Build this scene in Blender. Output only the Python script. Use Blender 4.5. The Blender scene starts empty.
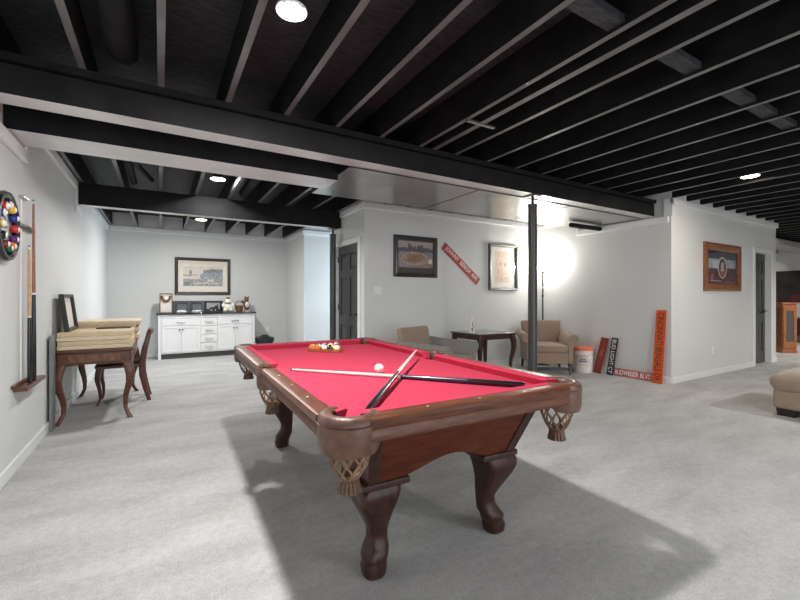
import bpy, bmesh, math, random
from mathutils import Vector, Matrix, Quaternion, Euler
random.seed(7)
PI = math.pi
S = bpy.context.scene
COL = S.collection
R = math.radians

# ------------------------------------------------------------------ materials
MATS = {}
def mat(name, col, rough=0.5, metal=0.0, var=0.0, scale=8.0, stretch=(1, 1, 1), bump=0.0, bscale=60.0,
        emit=None, estr=1.0, coat=0.0, spec=0.5, trans=0.0, detail=4.0, sheen=0.0):
    if name in MATS:
        return MATS[name]
    m = bpy.data.materials.new(name); m.use_nodes = True
    nt = m.node_tree; b = nt.nodes['Principled BSDF']
    c = (col[0], col[1], col[2], 1)
    b.inputs['Base Color'].default_value = c
    b.inputs['Roughness'].default_value = rough
    b.inputs['Metallic'].default_value = metal
    b.inputs['Specular IOR Level'].default_value = spec
    b.inputs['Coat Weight'].default_value = coat
    b.inputs['Transmission Weight'].default_value = trans
    b.inputs['Sheen Weight'].default_value = sheen
    if emit:
        b.inputs['Emission Color'].default_value = (*emit, 1)
        b.inputs['Emission Strength'].default_value = estr
    tc = nt.nodes.new('ShaderNodeTexCoord')
    if var > 0:
        mp = nt.nodes.new('ShaderNodeMapping'); mp.inputs['Scale'].default_value = stretch
        nz = nt.nodes.new('ShaderNodeTexNoise'); nz.inputs['Scale'].default_value = scale; nz.inputs['Detail'].default_value = detail
        rp = nt.nodes.new('ShaderNodeValToRGB')
        rp.color_ramp.elements[0].position = 0.3; rp.color_ramp.elements[1].position = 0.7
        rp.color_ramp.elements[0].color = tuple(max(0, x * (1 - var)) for x in col) + (1,)
        rp.color_ramp.elements[1].color = tuple(min(1, x * (1 + var)) for x in col) + (1,)
        nt.links.new(tc.outputs['Object'], mp.inputs[0]); nt.links.new(mp.outputs[0], nz.inputs['Vector'])
        nt.links.new(nz.outputs['Fac'], rp.inputs[0]); nt.links.new(rp.outputs[0], b.inputs['Base Color'])
    if bump > 0:
        n2 = nt.nodes.new('ShaderNodeTexNoise'); n2.inputs['Scale'].default_value = bscale; n2.inputs['Detail'].default_value = 3
        bp = nt.nodes.new('ShaderNodeBump'); bp.inputs['Strength'].default_value = bump; bp.inputs['Distance'].default_value = 0.01
        nt.links.new(tc.outputs['Object'], n2.inputs['Vector'])
        nt.links.new(n2.outputs['Fac'], bp.inputs['Height']); nt.links.new(bp.outputs[0], b.inputs['Normal'])
    MATS[name] = m
    return m

def carpet_material():
    m = bpy.data.materials.new('carpet'); m.use_nodes = True
    nt = m.node_tree; b = nt.nodes['Principled BSDF']
    b.inputs['Roughness'].default_value = 0.95; b.inputs['Specular IOR Level'].default_value = 0.15
    tc = nt.nodes.new('ShaderNodeTexCoord')
    def noise(sc, det, rough=0.5, stretch=None):
        n = nt.nodes.new('ShaderNodeTexNoise'); n.inputs['Scale'].default_value = sc
        n.inputs['Detail'].default_value = det; n.inputs['Roughness'].default_value = rough
        if stretch:
            mp = nt.nodes.new('ShaderNodeMapping'); mp.inputs['Scale'].default_value = stretch; mp.inputs['Rotation'].default_value = (0, 0, 0.5)
            nt.links.new(tc.outputs['Object'], mp.inputs[0]); nt.links.new(mp.outputs[0], n.inputs['Vector'])
        else:
            nt.links.new(tc.outputs['Object'], n.inputs['Vector'])
        return n
    fine = noise(110, 3, 0.8); mid = noise(24, 4, 0.65); big = noise(1.6, 3, 0.5, (1, 2.6, 1))
    a = nt.nodes.new('ShaderNodeMath'); a.operation = 'MULTIPLY_ADD'; a.inputs[1].default_value = 0.55; a.inputs[2].default_value = 0.0
    nt.links.new(fine.outputs['Fac'], a.inputs[0])
    a2 = nt.nodes.new('ShaderNodeMath'); a2.operation = 'MULTIPLY_ADD'; a2.inputs[1].default_value = 0.30
    nt.links.new(mid.outputs['Fac'], a2.inputs[0]); nt.links.new(a.outputs[0], a2.inputs[2])
    a3 = nt.nodes.new('ShaderNodeMath'); a3.operation = 'MULTIPLY_ADD'; a3.inputs[1].default_value = 0.40
    nt.links.new(big.outputs['Fac'], a3.inputs[0]); nt.links.new(a2.outputs[0], a3.inputs[2])
    rp = nt.nodes.new('ShaderNodeValToRGB')
    rp.color_ramp.elements[0].position = 0.48; rp.color_ramp.elements[1].position = 0.76
    rp.color_ramp.elements[0].color = (0.37, 0.366, 0.36, 1); rp.color_ramp.elements[1].color = (0.60, 0.598, 0.59, 1)
    nt.links.new(a3.outputs[0], rp.inputs[0]); nt.links.new(rp.outputs[0], b.inputs['Base Color'])
    bp = nt.nodes.new('ShaderNodeBump'); bp.inputs['Strength'].default_value = 0.8; bp.inputs['Distance'].default_value = 0.015
    nt.links.new(a2.outputs[0], bp.inputs['Height']); nt.links.new(bp.outputs[0], b.inputs['Normal'])
    return m

M_carpet = carpet_material()
M_wall = mat('wall_paint', (0.68, 0.69, 0.68), 0.75, bump=0.03, bscale=180, spec=0.25)
M_trim = mat('white_trim', (0.80, 0.81, 0.81), 0.42)
M_black = mat('black_paint', (0.013, 0.0135, 0.0145), 0.55, var=0.35, scale=5, bump=0.10, bscale=24, spec=0.16)
M_under = mat('floorlit_black_edge', (0.10, 0.10, 0.098), 0.42, var=0.3, scale=4, spec=0.9, coat=0.3)  # black underside lightened: floor reflection put into the colour
M_sheet_lit = mat('floorlit_sheet_metal', (0.66, 0.655, 0.645), 0.30, 0.45, var=0.10, scale=3)  # metal undersides of beams and duct, paled to carry reflected floor light
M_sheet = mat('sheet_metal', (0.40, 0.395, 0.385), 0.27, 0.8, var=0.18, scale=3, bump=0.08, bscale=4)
M_deck = mat('black_subfloor', (0.034, 0.036, 0.040), 0.5, var=0.5, scale=14, stretch=(1, 4, 1), bump=0.35, bscale=30, spec=0.2)
M_gloss = mat('black_glossy_panel', (0.016, 0.016, 0.016), 0.16, var=0.4, scale=2.0, bump=0.12, bscale=3.0, spec=0.9)
M_postm = mat('post_paint', (0.05, 0.049, 0.05), 0.30)
M_wood = mat('cherry_wood', (0.125, 0.042, 0.021), 0.34, var=0.45, scale=5, stretch=(2, 14, 14), spec=.4)
M_woodx = mat('cherry_wood_rail_end', (0.125, 0.042, 0.021), 0.34, var=0.45, scale=5, stretch=(2, 14, 14), spec=.4)
M_woody = mat('cherry_wood_rail_side', (0.125, 0.042, 0.021), 0.34, var=0.45, scale=5, stretch=(14, 2, 14), spec=.4)
M_wooda = mat('cherry_wood_apron', (0.10, 0.026, 0.013), 0.5, var=0.3, scale=4, stretch=(2, 2, 10), spec=.15)
M_woodd = mat('dark_cherry', (0.046, 0.018, 0.013), 0.34, var=0.4, scale=6, stretch=(8, 8, 2), spec=.35)
M_felt = mat('red_felt', (0.49, 0.042, 0.083), 0.92, var=0.05, scale=40, bump=0.05, bscale=400, spec=0.15)
M_leather = mat('brown_leather', (0.13, 0.062, 0.042), 0.38, var=0.35, scale=30, bump=0.15, bscale=150)
M_cord = mat('net_leather', (0.21, 0.125, 0.075), 0.6, var=0.3, scale=50)
M_pearl = mat('pearl_inlay', (0.8, 0.78, 0.72), 0.25)
M_ivory = mat('ivory', (0.83, 0.80, 0.72), 0.18, coat=0.5)
M_maple = mat('maple_shaft', (0.72, 0.60, 0.50), 0.3, var=0.1, scale=10, stretch=(10, 10, 1))
M_cueblack = mat('cue_black', (0.012, 0.011, 0.016), 0.22, coat=0.4)
M_cuenavy = mat('cue_navy', (0.028, 0.02, 0.05), 0.25, coat=0.4)
M_desk = mat('walnut_desk', (0.105, 0.037, 0.019), 0.36, var=0.5, scale=9, stretch=(2, 6, 8), coat=0.15)
M_chairw = mat('mahogany_chair', (0.095, 0.022, 0.014), 0.33, var=0.35, scale=9, stretch=(4, 4, 2), coat=0.2)
M_pine = mat('pine_board', (0.66, 0.52, 0.33), 0.55, var=0.17, scale=7, stretch=(2, 2, 14))
M_pine2 = mat('pine_board_pale', (0.72, 0.60, 0.42), 0.55, var=0.15, scale=7, stretch=(2, 2, 14))
M_cab = mat('white_cabinet', (0.80, 0.805, 0.80), 0.45)
M_stone = mat('dark_stone', (0.018, 0.018, 0.022), 0.12, var=0.6, scale=30)
M_nickel = mat('nickel', (0.55, 0.55, 0.54), 0.3, 1.0)
M_dkmetal = mat('dark_metal', (0.035, 0.034, 0.035), 0.35, 0.6)
M_frameblk = mat('black_frame', (0.018, 0.015, 0.014), 0.35, var=0.3, scale=20)
M_framebrn = mat('brown_frame', (0.038, 0.027, 0.02), 0.4, var=0.3, scale=20)
M_framesil = mat('dark_silver_frame', (0.10, 0.095, 0.09), 0.35, 0.4)
M_frameoak = mat('oak_frame', (0.24, 0.085, 0.035), 0.35, var=0.35, scale=12, stretch=(2, 2, 2), coat=0.2)
M_mat = mat('cream_mat', (0.74, 0.68, 0.58), 0.8)
M_matw = mat('white_mat', (0.80, 0.77, 0.73), 0.8)
M_tan = mat('tan_upholstery', (0.285, 0.20, 0.145), 0.85, var=0.12, scale=60, bump=0.2, bscale=260, sheen=0.2)
M_tan_shade = mat('tan_upholstery_shade', (0.20, 0.185, 0.17), 0.85, var=0.12, scale=60, bump=0.2, bscale=260, sheen=0.2)  # tan fabric greyed: shade on the chair's outer sides put into colour
M_otto = mat('taupe_microfibre', (0.29, 0.215, 0.155), 0.85, var=0.12, scale=7, bump=0.1, bscale=220, sheen=0.4)
M_legdk = mat('dark_leg', (0.022, 0.013, 0.010), 0.35)
M_door = mat('black_door_paint', (0.040, 0.040, 0.042), 0.32)
M_plate = mat('white_plastic', (0.82, 0.82, 0.80), 0.35)
M_red = mat('sign_red', (0.42, 0.035, 0.03), 0.45, var=0.12, scale=20)
M_dkred = mat('sign_dark_red', (0.20, 0.020, 0.017), 0.45, var=0.15, scale=20)
M_orange = mat('sign_orange', (0.72, 0.10, 0.018), 0.45, var=0.10, scale=20)
M_navy = mat('sign_navy', (0.014, 0.022, 0.034), 0.45)
M_white = mat('sign_white', (0.80, 0.80, 0.78), 0.5)
M_inkblk = mat('sign_ink', (0.035, 0.012, 0.006), 0.5)
M_pinkish = mat('sign_salmon', (0.62, 0.16, 0.10), 0.5)
M_bucket = mat('bucket_plastic', (0.80, 0.76, 0.71), 0.4)
M_bucketlid = mat('bucket_lid_salmon', (0.85, 0.22, 0.13), 0.4)
M_cedar = mat('orange_wood', (0.36, 0.135, 0.05), 0.4, var=0.35, scale=6, stretch=(8, 8, 1.5))
M_cedar_shade = mat('orange_wood_shade', (0.20, 0.075, 0.032), 0.4, var=0.35, scale=6, stretch=(8, 8, 1.5))  # darker copy of the orange wood, shade painted on the cabinet side
M_smoke = mat('dark_glass_front', (0.10, 0.09, 0.085), 0.12)
def thin_glass(name):
    m = bpy.data.materials.new(name); m.use_nodes = True; nt = m.node_tree; nt.nodes.clear()
    o = nt.nodes.new('ShaderNodeOutputMaterial'); mx = nt.nodes.new('ShaderNodeMixShader'); t = nt.nodes.new('ShaderNodeBsdfTransparent')
    g = nt.nodes.new('ShaderNodeBsdfGlossy'); g.inputs['Roughness'].default_value = 0.03; lw = nt.nodes.new('ShaderNodeLayerWeight'); lw.inputs['Blend'].default_value = 0.5
    pw = nt.nodes.new('ShaderNodeMath'); pw.operation = 'POWER'; pw.inputs[1].default_value = 5.0
    fr = nt.nodes.new('ShaderNodeMath'); fr.operation = 'MULTIPLY_ADD'; fr.inputs[1].default_value = 0.7; fr.inputs[2].default_value = 0.025
    nt.links.new(lw.outputs['Facing'], pw.inputs[0]); nt.links.new(pw.outputs[0], fr.inputs[0])
    nt.links.new(fr.outputs[0], mx.inputs[0]); nt.links.new(t.outputs[0], mx.inputs[1]); nt.links.new(g.outputs[0], mx.inputs[2]); nt.links.new(mx.outputs[0], o.inputs[0])
    return m
M_glass = thin_glass('clear_glass')
M_pglass = thin_glass('picture_glass')
M_duct = mat('duct_metal', (0.62, 0.63, 0.65), 0.38, 0.55)
M_lens = mat('lamp_lens', (1, 1, 1), 0.4, emit=(1.0, 0.97, 0.92), estr=14)
M_lensw = mat('lamp_lens_warm', (1, 1, 1), 0.4, emit=(1.0, 0.88, 0.72), estr=14)
def frosted_bowl():
    m = bpy.data.materials.new('frosted_bowl'); m.use_nodes = True; nt = m.node_tree; nt.nodes.clear()
    o = nt.nodes.new('ShaderNodeOutputMaterial'); mx = nt.nodes.new('ShaderNodeMixShader'); mx.inputs[0].default_value = .45
    t = nt.nodes.new('ShaderNodeBsdfTransparent'); e = nt.nodes.new('ShaderNodeEmission'); e.inputs[0].default_value = (1, .94, .85, 1); e.inputs[1].default_value = 1.5
    d = nt.nodes.new('ShaderNodeBsdfTranslucent'); ad = nt.nodes.new('ShaderNodeAddShader')
    nt.links.new(d.outputs[0], ad.inputs[0]); nt.links.new(e.outputs[0], ad.inputs[1])
    nt.links.new(ad.outputs[0], mx.inputs[1]); nt.links.new(t.outputs[0], mx.inputs[2]); nt.links.new(mx.outputs[0], o.inputs[0])
    return m
M_bowl = frosted_bowl()
M_steel = mat('tray_steel', (0.15, 0.155, 0.165), 0.34, 0.8, var=0.3, scale=6)
M_wicker = mat('wicker', (0.22, 0.095, 0.05), 0.6, var=0.4, scale=60)
M_bearw = mat('white_glaze', (0.82, 0.79, 0.72), 0.3)
M_bearb = mat('brown_glaze', (0.10, 0.045, 0.03), 0.35)
M_paper = mat('aged_paper', (0.66, 0.55, 0.47), 0.8)

# ------------------------------------------------------------------ mesh builder
class MB:
    def __init__(s):
        s.bm = bmesh.new()
    def _f(s, vs, mi):
        try:
            f = s.bm.faces.new(vs); f.material_index = mi; return f
        except ValueError:
            return None
    def box(s, x0, x1, y0, y1, z0, z1, mi=0, mx=None, under=None):
        P = [(x, y, z) for z in (z0, z1) for y in (y0, y1) for x in (x0, x1)]
        v = [s.bm.verts.new(mx @ Vector(p) if mx else p) for p in P]
        for n_, q in enumerate(((0, 2, 3, 1), (4, 5, 7, 6), (0, 1, 5, 4), (2, 6, 7, 3), (0, 4, 6, 2), (1, 3, 7, 5))):
            s._f([v[i] for i in q], under if (under is not None and n_ == 0) else mi)
        return s
    def loft(s, rings, mi=0, cap=True, closed=True):
        vr = [[s.bm.verts.new(p) for p in r] for r in rings]
        n = len(vr[0])
        for a, b in zip(vr[:-1], vr[1:]):
            for i in range(n if closed else n - 1):
                j = (i + 1) % n
                s._f([a[i], a[j], b[j], b[i]], mi)
        if cap and closed:
            s._f(list(reversed(vr[0])), mi); s._f(vr[-1], mi)
        return s
    def lathe(s, prof, n=24, c=(0, 0, 0), mi=0, mx=None, cap=True):
        rings = []
        for r, z in prof:
            rr = []
            for k in range(n):
                a = 2 * PI * k / n
                p = Vector((c[0] + r * math.cos(a), c[1] + r * math.sin(a), c[2] + z))
                rr.append(mx @ p if mx else p)
            rings.append(rr)
        return s.loft(rings, mi, cap)
    def tube(s, pts, r, n=8, mi=0, closed=False):
        pts = [Vector(p) for p in pts]; rings = []; N = len(pts)
        rs = r if isinstance(r, (list, tuple)) else [r] * N
        up = None
        for i, p in enumerate(pts):
            a = pts[i - 1] if (i > 0 or closed) else p
            b = pts[(i + 1) % N] if (i < N - 1 or closed) else p
            t = (b - a).normalized()
            if up is None:
                up = Vector((0, 0, 1)) if abs(t.z) < 0.9 else Vector((1, 0, 0))
            u = (up - t * up.dot(t)).normalized(); w = t.cross(u); up = u
            rings.append([p + (u * math.cos(2 * PI * k / n) + w * math.sin(2 * PI * k / n)) * rs[i] for k in range(n)])
        if closed:
            rings.append(rings[0])
            vr = [[s.bm.verts.new(q) for q in rr] for rr in rings[:-1]]; vr.append(vr[0])
            for a, b in zip(vr[:-1], vr[1:]):
                for i in range(n):
                    j = (i + 1) % n; s._f([a[i], a[j], b[j], b[i]], mi)
            return s
        return s.loft(rings, mi, True)
    def prism(s, poly, d0, d1, axis='z', mi=0, mx=None):
        def P(a, b, d):
            p = {'z': (a, b, d), 'y': (a, d, b), 'x': (d, a, b)}[axis]
            return mx @ Vector(p) if mx else p
        A = [s.bm.verts.new(P(a, b, d0)) for a, b in poly]; B = [s.bm.verts.new(P(a, b, d1)) for a, b in poly]
        n = len(poly)
        for i in range(n):
            j = (i + 1) % n; s._f([A[i], A[j], B[j], B[i]], mi)
        s._f(list(reversed(A)), mi); s._f(B, mi)
        return s
    def sphere(s, c, r, seg=16, mi=0, sc=(1, 1, 1), rot=None):
        rings = seg // 2
        grid = []
        for i in range(rings + 1):
            th = PI * i / rings; row = []
            if i in (0, rings):
                p = Vector((0, 0, r * math.cos(th))); p = Vector((p.x * sc[0], p.y * sc[1], p.z * sc[2]))
                if rot: p = rot @ p
                row = [s.bm.verts.new(p + Vector(c))]
            else:
                for k in range(seg):
                    a = 2 * PI * k / seg
                    p = Vector((r * math.sin(th) * math.cos(a) * sc[0], r * math.sin(th) * math.sin(a) * sc[1], r * math.cos(th) * sc[2]))
                    if rot: p = rot @ p
                    row.append(s.bm.verts.new(p + Vector(c)))
            grid.append(row)
        for i in range(rings):
            a, b = grid[i], grid[i + 1]
            for k in range(seg):
                j = (k + 1) % seg
                m_ = mi(i, rings) if callable(mi) else mi
                if len(a) == 1: s._f([a[0], b[k], b[j]], m_)
                elif len(b) == 1: s._f([a[k], b[0], a[j]], m_)
                else: s._f([a[k], b[k], b[j], a[j]], m_)
        return s
    def build(s, name, mats, parent=None, bevel=0.0, seg=2, smooth=40, sub=0, loc=None, rot=None):
        bmesh.ops.recalc_face_normals(s.bm, faces=s.bm.faces)
        me = bpy.data.meshes.new(name); s.bm.to_mesh(me); s.bm.free()
        for m in (mats if isinstance(mats, (list, tuple)) else [mats]): me.materials.append(m)
        if smooth:
            for p in me.polygons: p.use_smooth = True
            me.set_sharp_from_angle(angle=R(smooth))
        o = bpy.data.objects.new(name, me); COL.objects.link(o)
        if parent: o.parent = parent
        if loc: o.location = loc
        if rot: o.rotation_euler = rot
        if bevel:
            b = o.modifiers.new('bevel', 'BEVEL'); b.width = bevel; b.segments = seg; b.limit_method = 'ANGLE'; b.angle_limit = R(38)
        if sub:
            b = o.modifiers.new('sub', 'SUBSURF'); b.levels = sub; b.render_levels = sub
        return o

def tag(o, label, cat, group=None):
    o['label'] = label; o['category'] = cat
    if group: o['group'] = group
    return o
def thing(name, label, cat, loc=(0, 0, 0), rz=0.0, group=None):
    o = bpy.data.objects.new(name, None); COL.objects.link(o)
    o.empty_display_size = 0.1; o.location = loc; o.rotation_euler = (0, 0, rz)
    return tag(o, label, cat, group)
def struct(o):
    o['kind'] = 'structure'; return o
def copy_tree(o, parent=None):
    c = o.copy(); COL.objects.link(c)
    if parent: c.parent = parent
    for ch in list(o.children): copy_tree(ch, c)
    return c
def rsq(cx, cy, z, hx, hy, k=0.3, n=3, rz=0.0):
    """rounded square ring"""
    pts = []; r = min(hx, hy) * k
    for q, (sx, sy) in enumerate(((1, 1), (-1, 1), (-1, -1), (1, -1))):
        for i in range(n + 1):
            a = q * PI / 2 + PI / 2 * i / n
            x = sx * (hx - r) + r * math.cos(a); y = sy * (hy - r) + r * math.sin(a)
            pts.append((cx + x * math.cos(rz) - y * math.sin(rz), cy + x * math.sin(rz) + y * math.cos(rz), z))
    return pts

def text(name, body, m, parent, w, h, mx, depth=0.002, bold=0.0, space=1.0):
    """letters of total width w and cap height h, flat in local XY, moved by mx"""
    cu = bpy.data.curves.new(name, 'FONT'); cu.body = body; cu.extrude = depth / 2; cu.offset = bold
    cu.space_character = space; cu.align_x = 'LEFT'; cu.size = 1.0
    t = bpy.data.objects.new('tmp', cu); COL.objects.link(t)
    dg = bpy.context.evaluated_depsgraph_get(); dg.update()
    me = bpy.data.meshes.new_from_object(t.evaluated_get(dg))
    bpy.data.objects.remove(t)
    xs = [v.co.x for v in me.vertices]; ys = [v.co.y for v in me.vertices]
    x0, x1, y0, y1 = min(xs), max(xs), min(ys), max(ys)
    for v in me.vertices:
        v.co.x = (v.co.x - (x0 + x1) / 2) * w / (x1 - x0); v.co.y = (v.co.y - (y0 + y1) / 2) * h / (y1 - y0)
    me.transform(mx); me.name = name; me.materials.clear(); me.materials.append(m)
    o = bpy.data.objects.new(name, me); COL.objects.link(o); o.parent = parent
    return o

# ------------------------------------------------------------------ camera
YAW = R(30.7)
cam = bpy.data.cameras.new('camera'); camo = bpy.data.objects.new('camera', cam); COL.objects.link(camo)
camo.location = (0, 0, 1.2); camo.rotation_euler = (PI / 2, 0, -YAW)
cam.sensor_width = 36; cam.lens = 403 / 800 * 36; cam.shift_y = -3 / 800; cam.clip_start = 0.03
S.camera = camo

# ------------------------------------------------------------------ room shell
LX = -0.87          # left wall face
DW = 2.51           # door wall face
AB = 5.23           # centre wall face
BC = 6.06           # wall with leaning signs
CD = 2.87           # right wall face
DX = 9.82           # end of right wall
BK = 9.40           # back wall face
TOP = 2.82          # underside of the subfloor
JB = 2.57           # underside of the joists
FX = 15.0           # far end of the basement
YF = -3.0           # behind the camera

def sbox(name, x0, x1, y0, y1, z0, z1, m, bevel=0.0):
    return struct(MB().box(x0, x1, y0, y1, z0, z1).build(name, m, bevel=bevel, smooth=0))
sbox('floor', LX - .12, FX + .12, YF, BK + .12, -.06, 0, M_carpet)
sbox('ceiling', LX - .12, FX + .12, YF, BK + .12, TOP, TOP + .05, M_deck)
sbox('wall_left', LX - .12, LX, YF, BK + .12, 0, TOP, M_wall)
sbox('wall_back', LX, 5.2, BK, BK + .12, 0, TOP, M_wall)
sbox('wall_back_right', DW, DW + .35, 8.05 + .12, BK, 0, TOP, M_wall)
sbox('wall_hall', DW, 5.2, 8.05, 8.17, 0, TOP, M_wall)
# centre block with a real door opening in its left face
m = MB()
D0, D1, DH = 5.42, 6.28, 2.03
m.box(DW, DW + .12, AB, D0, 0, TOP); m.box(DW, DW + .12, D1, 6.42, 0, TOP); m.box(DW, DW + .12, D0, D1, DH, TOP)
struct(m.build('wall_centre_side', M_wall, smooth=0))
sbox('wall_centre', DW + .12, BC + .12, AB, AB + .12, 0, TOP, M_wall)
sbox('wall_hall_side', DW + .12, 5.2, 6.30, 6.42, 0, TOP, M_wall)
sbox('wall_right_side', BC, BC + .12, CD + .12, AB, 0, TOP, M_wall)
m = MB(); E0, E1, EH = 8.84, 9.56, 2.0
m.box(BC, E0, CD, CD + .12, 0, TOP); m.box(E1, DX, CD, CD + .12, 0, TOP); m.box(E0, E1, CD, CD + .12, EH, TOP)
struct(m.build('wall_right', M_wall, smooth=0))
sbox('wall_right_end', DX - .12, DX, CD + .12, 6.2, 0, TOP, M_wall)
sbox('wall_front_blocker', 4.4, FX, YF - .12, YF, 0, TOP, M_wall)  # unseen part wall, added to keep world light off the right wall
sbox('wall_far', FX, FX + .12, YF, 6.2, 0, TOP, M_wall)
sbox('wall_far_side', DX - .12, FX + .12, 6.2, 6.32, 0, TOP, M_wall)
# hall end with daylight window
m = MB(); m.box(5.2, 5.32, 6.30, 8.17, 0, .9); m.box(5.2, 5.32, 6.30, 8.17, 2.1, TOP)
m.box(5.2, 5.32, 6.30, 6.55, .9, 2.1); m.box(5.2, 5.32, 7.85, 8.17, .9, 2.1)
struct(m.build('wall_hall_end', M_wall, smooth=0))
w1 = struct(MB().box(5.25, 5.26, 6.55, 7.85, .9, 2.1).build('window_1', M_glass, smooth=0))
m = MB(); m.box(5.22, 5.29, 6.55, 6.6, .9, 2.1); m.box(5.22, 5.29, 7.8, 7.85, .9, 2.1); m.box(5.22, 5.29, 6.6, 7.8, .9, .95); m.box(5.22, 5.29, 6.6, 7.8, 2.05, 2.1); m.box(5.23, 5.28, 7.18, 7.22, .95, 2.05)
m.build('window_frame', M_trim, w1)

# baseboards and crown trim
BH = .088
def bb(name, x0, x1, y0, y1): sbox(name, x0, x1, y0, y1, 0, BH, M_trim, .004)
bb('baseboard_left', LX, LX + .016, YF, BK)
bb('baseboard_back', LX + .016, DW, BK - .016, BK)
bb('baseboard_centre', DW, BC, AB - .016, AB)
bb('baseboard_right_side', BC - .016, BC, CD, AB - .016)
bb('baseboard_right', BC, E0 - .07, CD - .016, CD)
bb('baseboard_right_end', E1 + .07, DX + .016, CD - .016, CD)
bb('baseboard_back_right', DW - .016, DW, 8.05, BK - .016)
bb('baseboard_hall', DW - .016, 5.2, 8.034, 8.05)
bb('baseboard_far', FX - .016, FX, YF, 6.2)
CT = 2.565; CBm = 2.475
TN = [0]
def trim(x0, x1, y0, y1, z0, z1, m=M_trim):
    TN[0] += 1
    return sbox('trim_%d' % TN[0], x0, x1, y0, y1, z0, z1, m, .006)
# beam sizes
B1Y0, B1Y1, B1Z = 3.08, 3.25, 2.345
B2Y0, B2Y1, B2Z = 3.52, 3.87, 2.285
B3Y0, B3Y1, B3Z = 6.08, 6.22, 2.305
SX0, SZ, SY1 = 1.42, 2.335, 4.28
t = .03
# left wall crown, stepping down under the beams
trim(LX, LX + t, YF, 2.98, CBm, CT)
trim(LX, LX + t, 2.98, 3.05, B2Z - .10, CT)
trim(LX, LX + t, 3.05, 3.97, B2Z - .10, B2Z - .012)
trim(LX, LX + t, 3.90, 3.97, B2Z - .012, CT)
trim(LX, LX + t, 3.97, 6.0, CBm, CT)
trim(LX, LX + t, 6.0, 6.06, B3Z - .10, CT)
trim(LX, LX + t, 6.06, 6.36, B3Z - .10, B3Z - .01)
trim(LX, LX + t, 6.36, BK, CBm, CT)
trim(LX + t, DW - t, BK - t, BK, CBm, CT)
trim(DW - t, DW, 8.05, BK, CBm, CT)
trim(DW - t, 5.2, 8.05 - t, 8.05, CBm, CT)
trim(DW - t, DW, AB - t, 6.42, CBm, CT)
trim(DW, BC - t, AB - t, AB, CBm, CT)
# right-hand recess wall
trim(BC - t, BC, SY1 + .06, AB, CBm, CT)
trim(BC - t, BC, SY1, SY1 + .06, SZ - .10, CT)
trim(BC - t, BC, CD + .03, SY1, SZ - .10, SZ - .012)
trim(BC - t, BC, CD - .03, CD + .09, SZ - .012, CT)
trim(BC - t, DX + t, CD - t, CD, CBm, CT)
trim(DX, DX + t, CD, 6.2, CBm, CT)

# joists: one board each, running front to back
jx = []
k = -4
x = .814 - 4 * .406
while x < FX:
    jx.append(x); x += .406
jm = {}
def joist(x, y0, y1):
    key = (round(y0, 2), round(y1, 2))
    if key not in jm:
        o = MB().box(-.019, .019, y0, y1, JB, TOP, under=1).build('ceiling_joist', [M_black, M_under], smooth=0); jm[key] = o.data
        o.location.x = x; struct(o); return
    o = bpy.data.objects.new('ceiling_joist', jm[key]); COL.objects.link(o); o.location.x = x
    struct(o)
for x in jx:
    if x < LX + .03: x = LX + .05
    if x < DW: joist(x, YF, BK)
    elif x < BC + .1: joist(x, YF, AB)
    elif x < DX + .1: joist(x, YF, CD)
    else: joist(x, YF, 6.2)
# blocking boards between joists
for x in jx:
    if any(x < q < x + .4 for q in (1.84, 2.68, 3.4, 3.75, 4.2, 5.2)):
        struct(MB().box(x + .019, x + .387, 1.17, 1.26, JB + .02, JB + .06).build('joist_blocking', M_deck, smooth=0))
for x in (.41, 1.22):
    struct(MB().box(x + .019, x + .387, 4.55, 4.588, JB + .02, TOP - .02).build('joist_blocking', M_black, smooth=0))
# thin conduit strip and round duct among the joists
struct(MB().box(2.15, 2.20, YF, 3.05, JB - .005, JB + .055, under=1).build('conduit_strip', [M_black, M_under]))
struct(MB().box(2.02, 2.30, 2.38, 2.41, JB - .02, JB - .005).build('conduit_bracket', M_nickel))
struct(MB().tube([(-.2, YF, 2.69), (-.2, 2.9, 2.69), (-.2, 3.0, 2.72)], .085, 20).build('round_duct', M_black))
struct(MB().tube([(-.45, 4.0, 2.62), (-.42, 4.6, 2.6), (-.30, 5.2, 2.66), (-.28, 5.95, 2.62)], .035, 12).build('flexible_pipe', M_black))
struct(MB().tube([(-.33, 4.0, 2.66), (-.18, 4.5, 2.63), (-.22, 5.1, 2.6), (-.1, 5.9, 2.66)], .03, 12).build('flexible_pipe', M_black))
struct(MB().tube([(1.0, 4.0, 2.66), (1.0, 6.0, 2.66)], .06, 16).build('round_duct', M_black))

# beams and soffit
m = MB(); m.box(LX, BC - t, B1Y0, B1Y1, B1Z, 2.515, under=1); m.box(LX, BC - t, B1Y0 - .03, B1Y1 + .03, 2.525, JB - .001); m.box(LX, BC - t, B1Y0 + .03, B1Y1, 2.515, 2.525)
struct(m.build('ceiling_beam', [M_black, M_sheet_lit], smooth=0))
struct(MB().box(LX, SX0, B2Y0, B2Y1, B2Z, JB - .001, under=1).build('ceiling_trunk_duct', [M_black, M_sheet_lit], smooth=0))
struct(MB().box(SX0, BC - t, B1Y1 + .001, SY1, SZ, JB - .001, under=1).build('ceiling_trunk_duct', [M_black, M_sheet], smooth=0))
struct(MB().box(LX, DW - .01, B3Y0, B3Y1, B3Z, JB - .001, under=1).build('ceiling_beam', [M_black, M_sheet_lit], smooth=0))
# seams on the soffit
for x in (2.9, 4.4):
    struct(MB().box(x, x + .006, B1Y1 + .01, SY1 - .01, SZ - .003, SZ + .001).build('soffit_seam', M_black, smooth=0))
struct(MB().tube([(5.3, 3.9, SZ - .05), (BC - t - .002, 3.9, SZ - .05)], .035, 12).build('drain_pipe', M_black))

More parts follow.
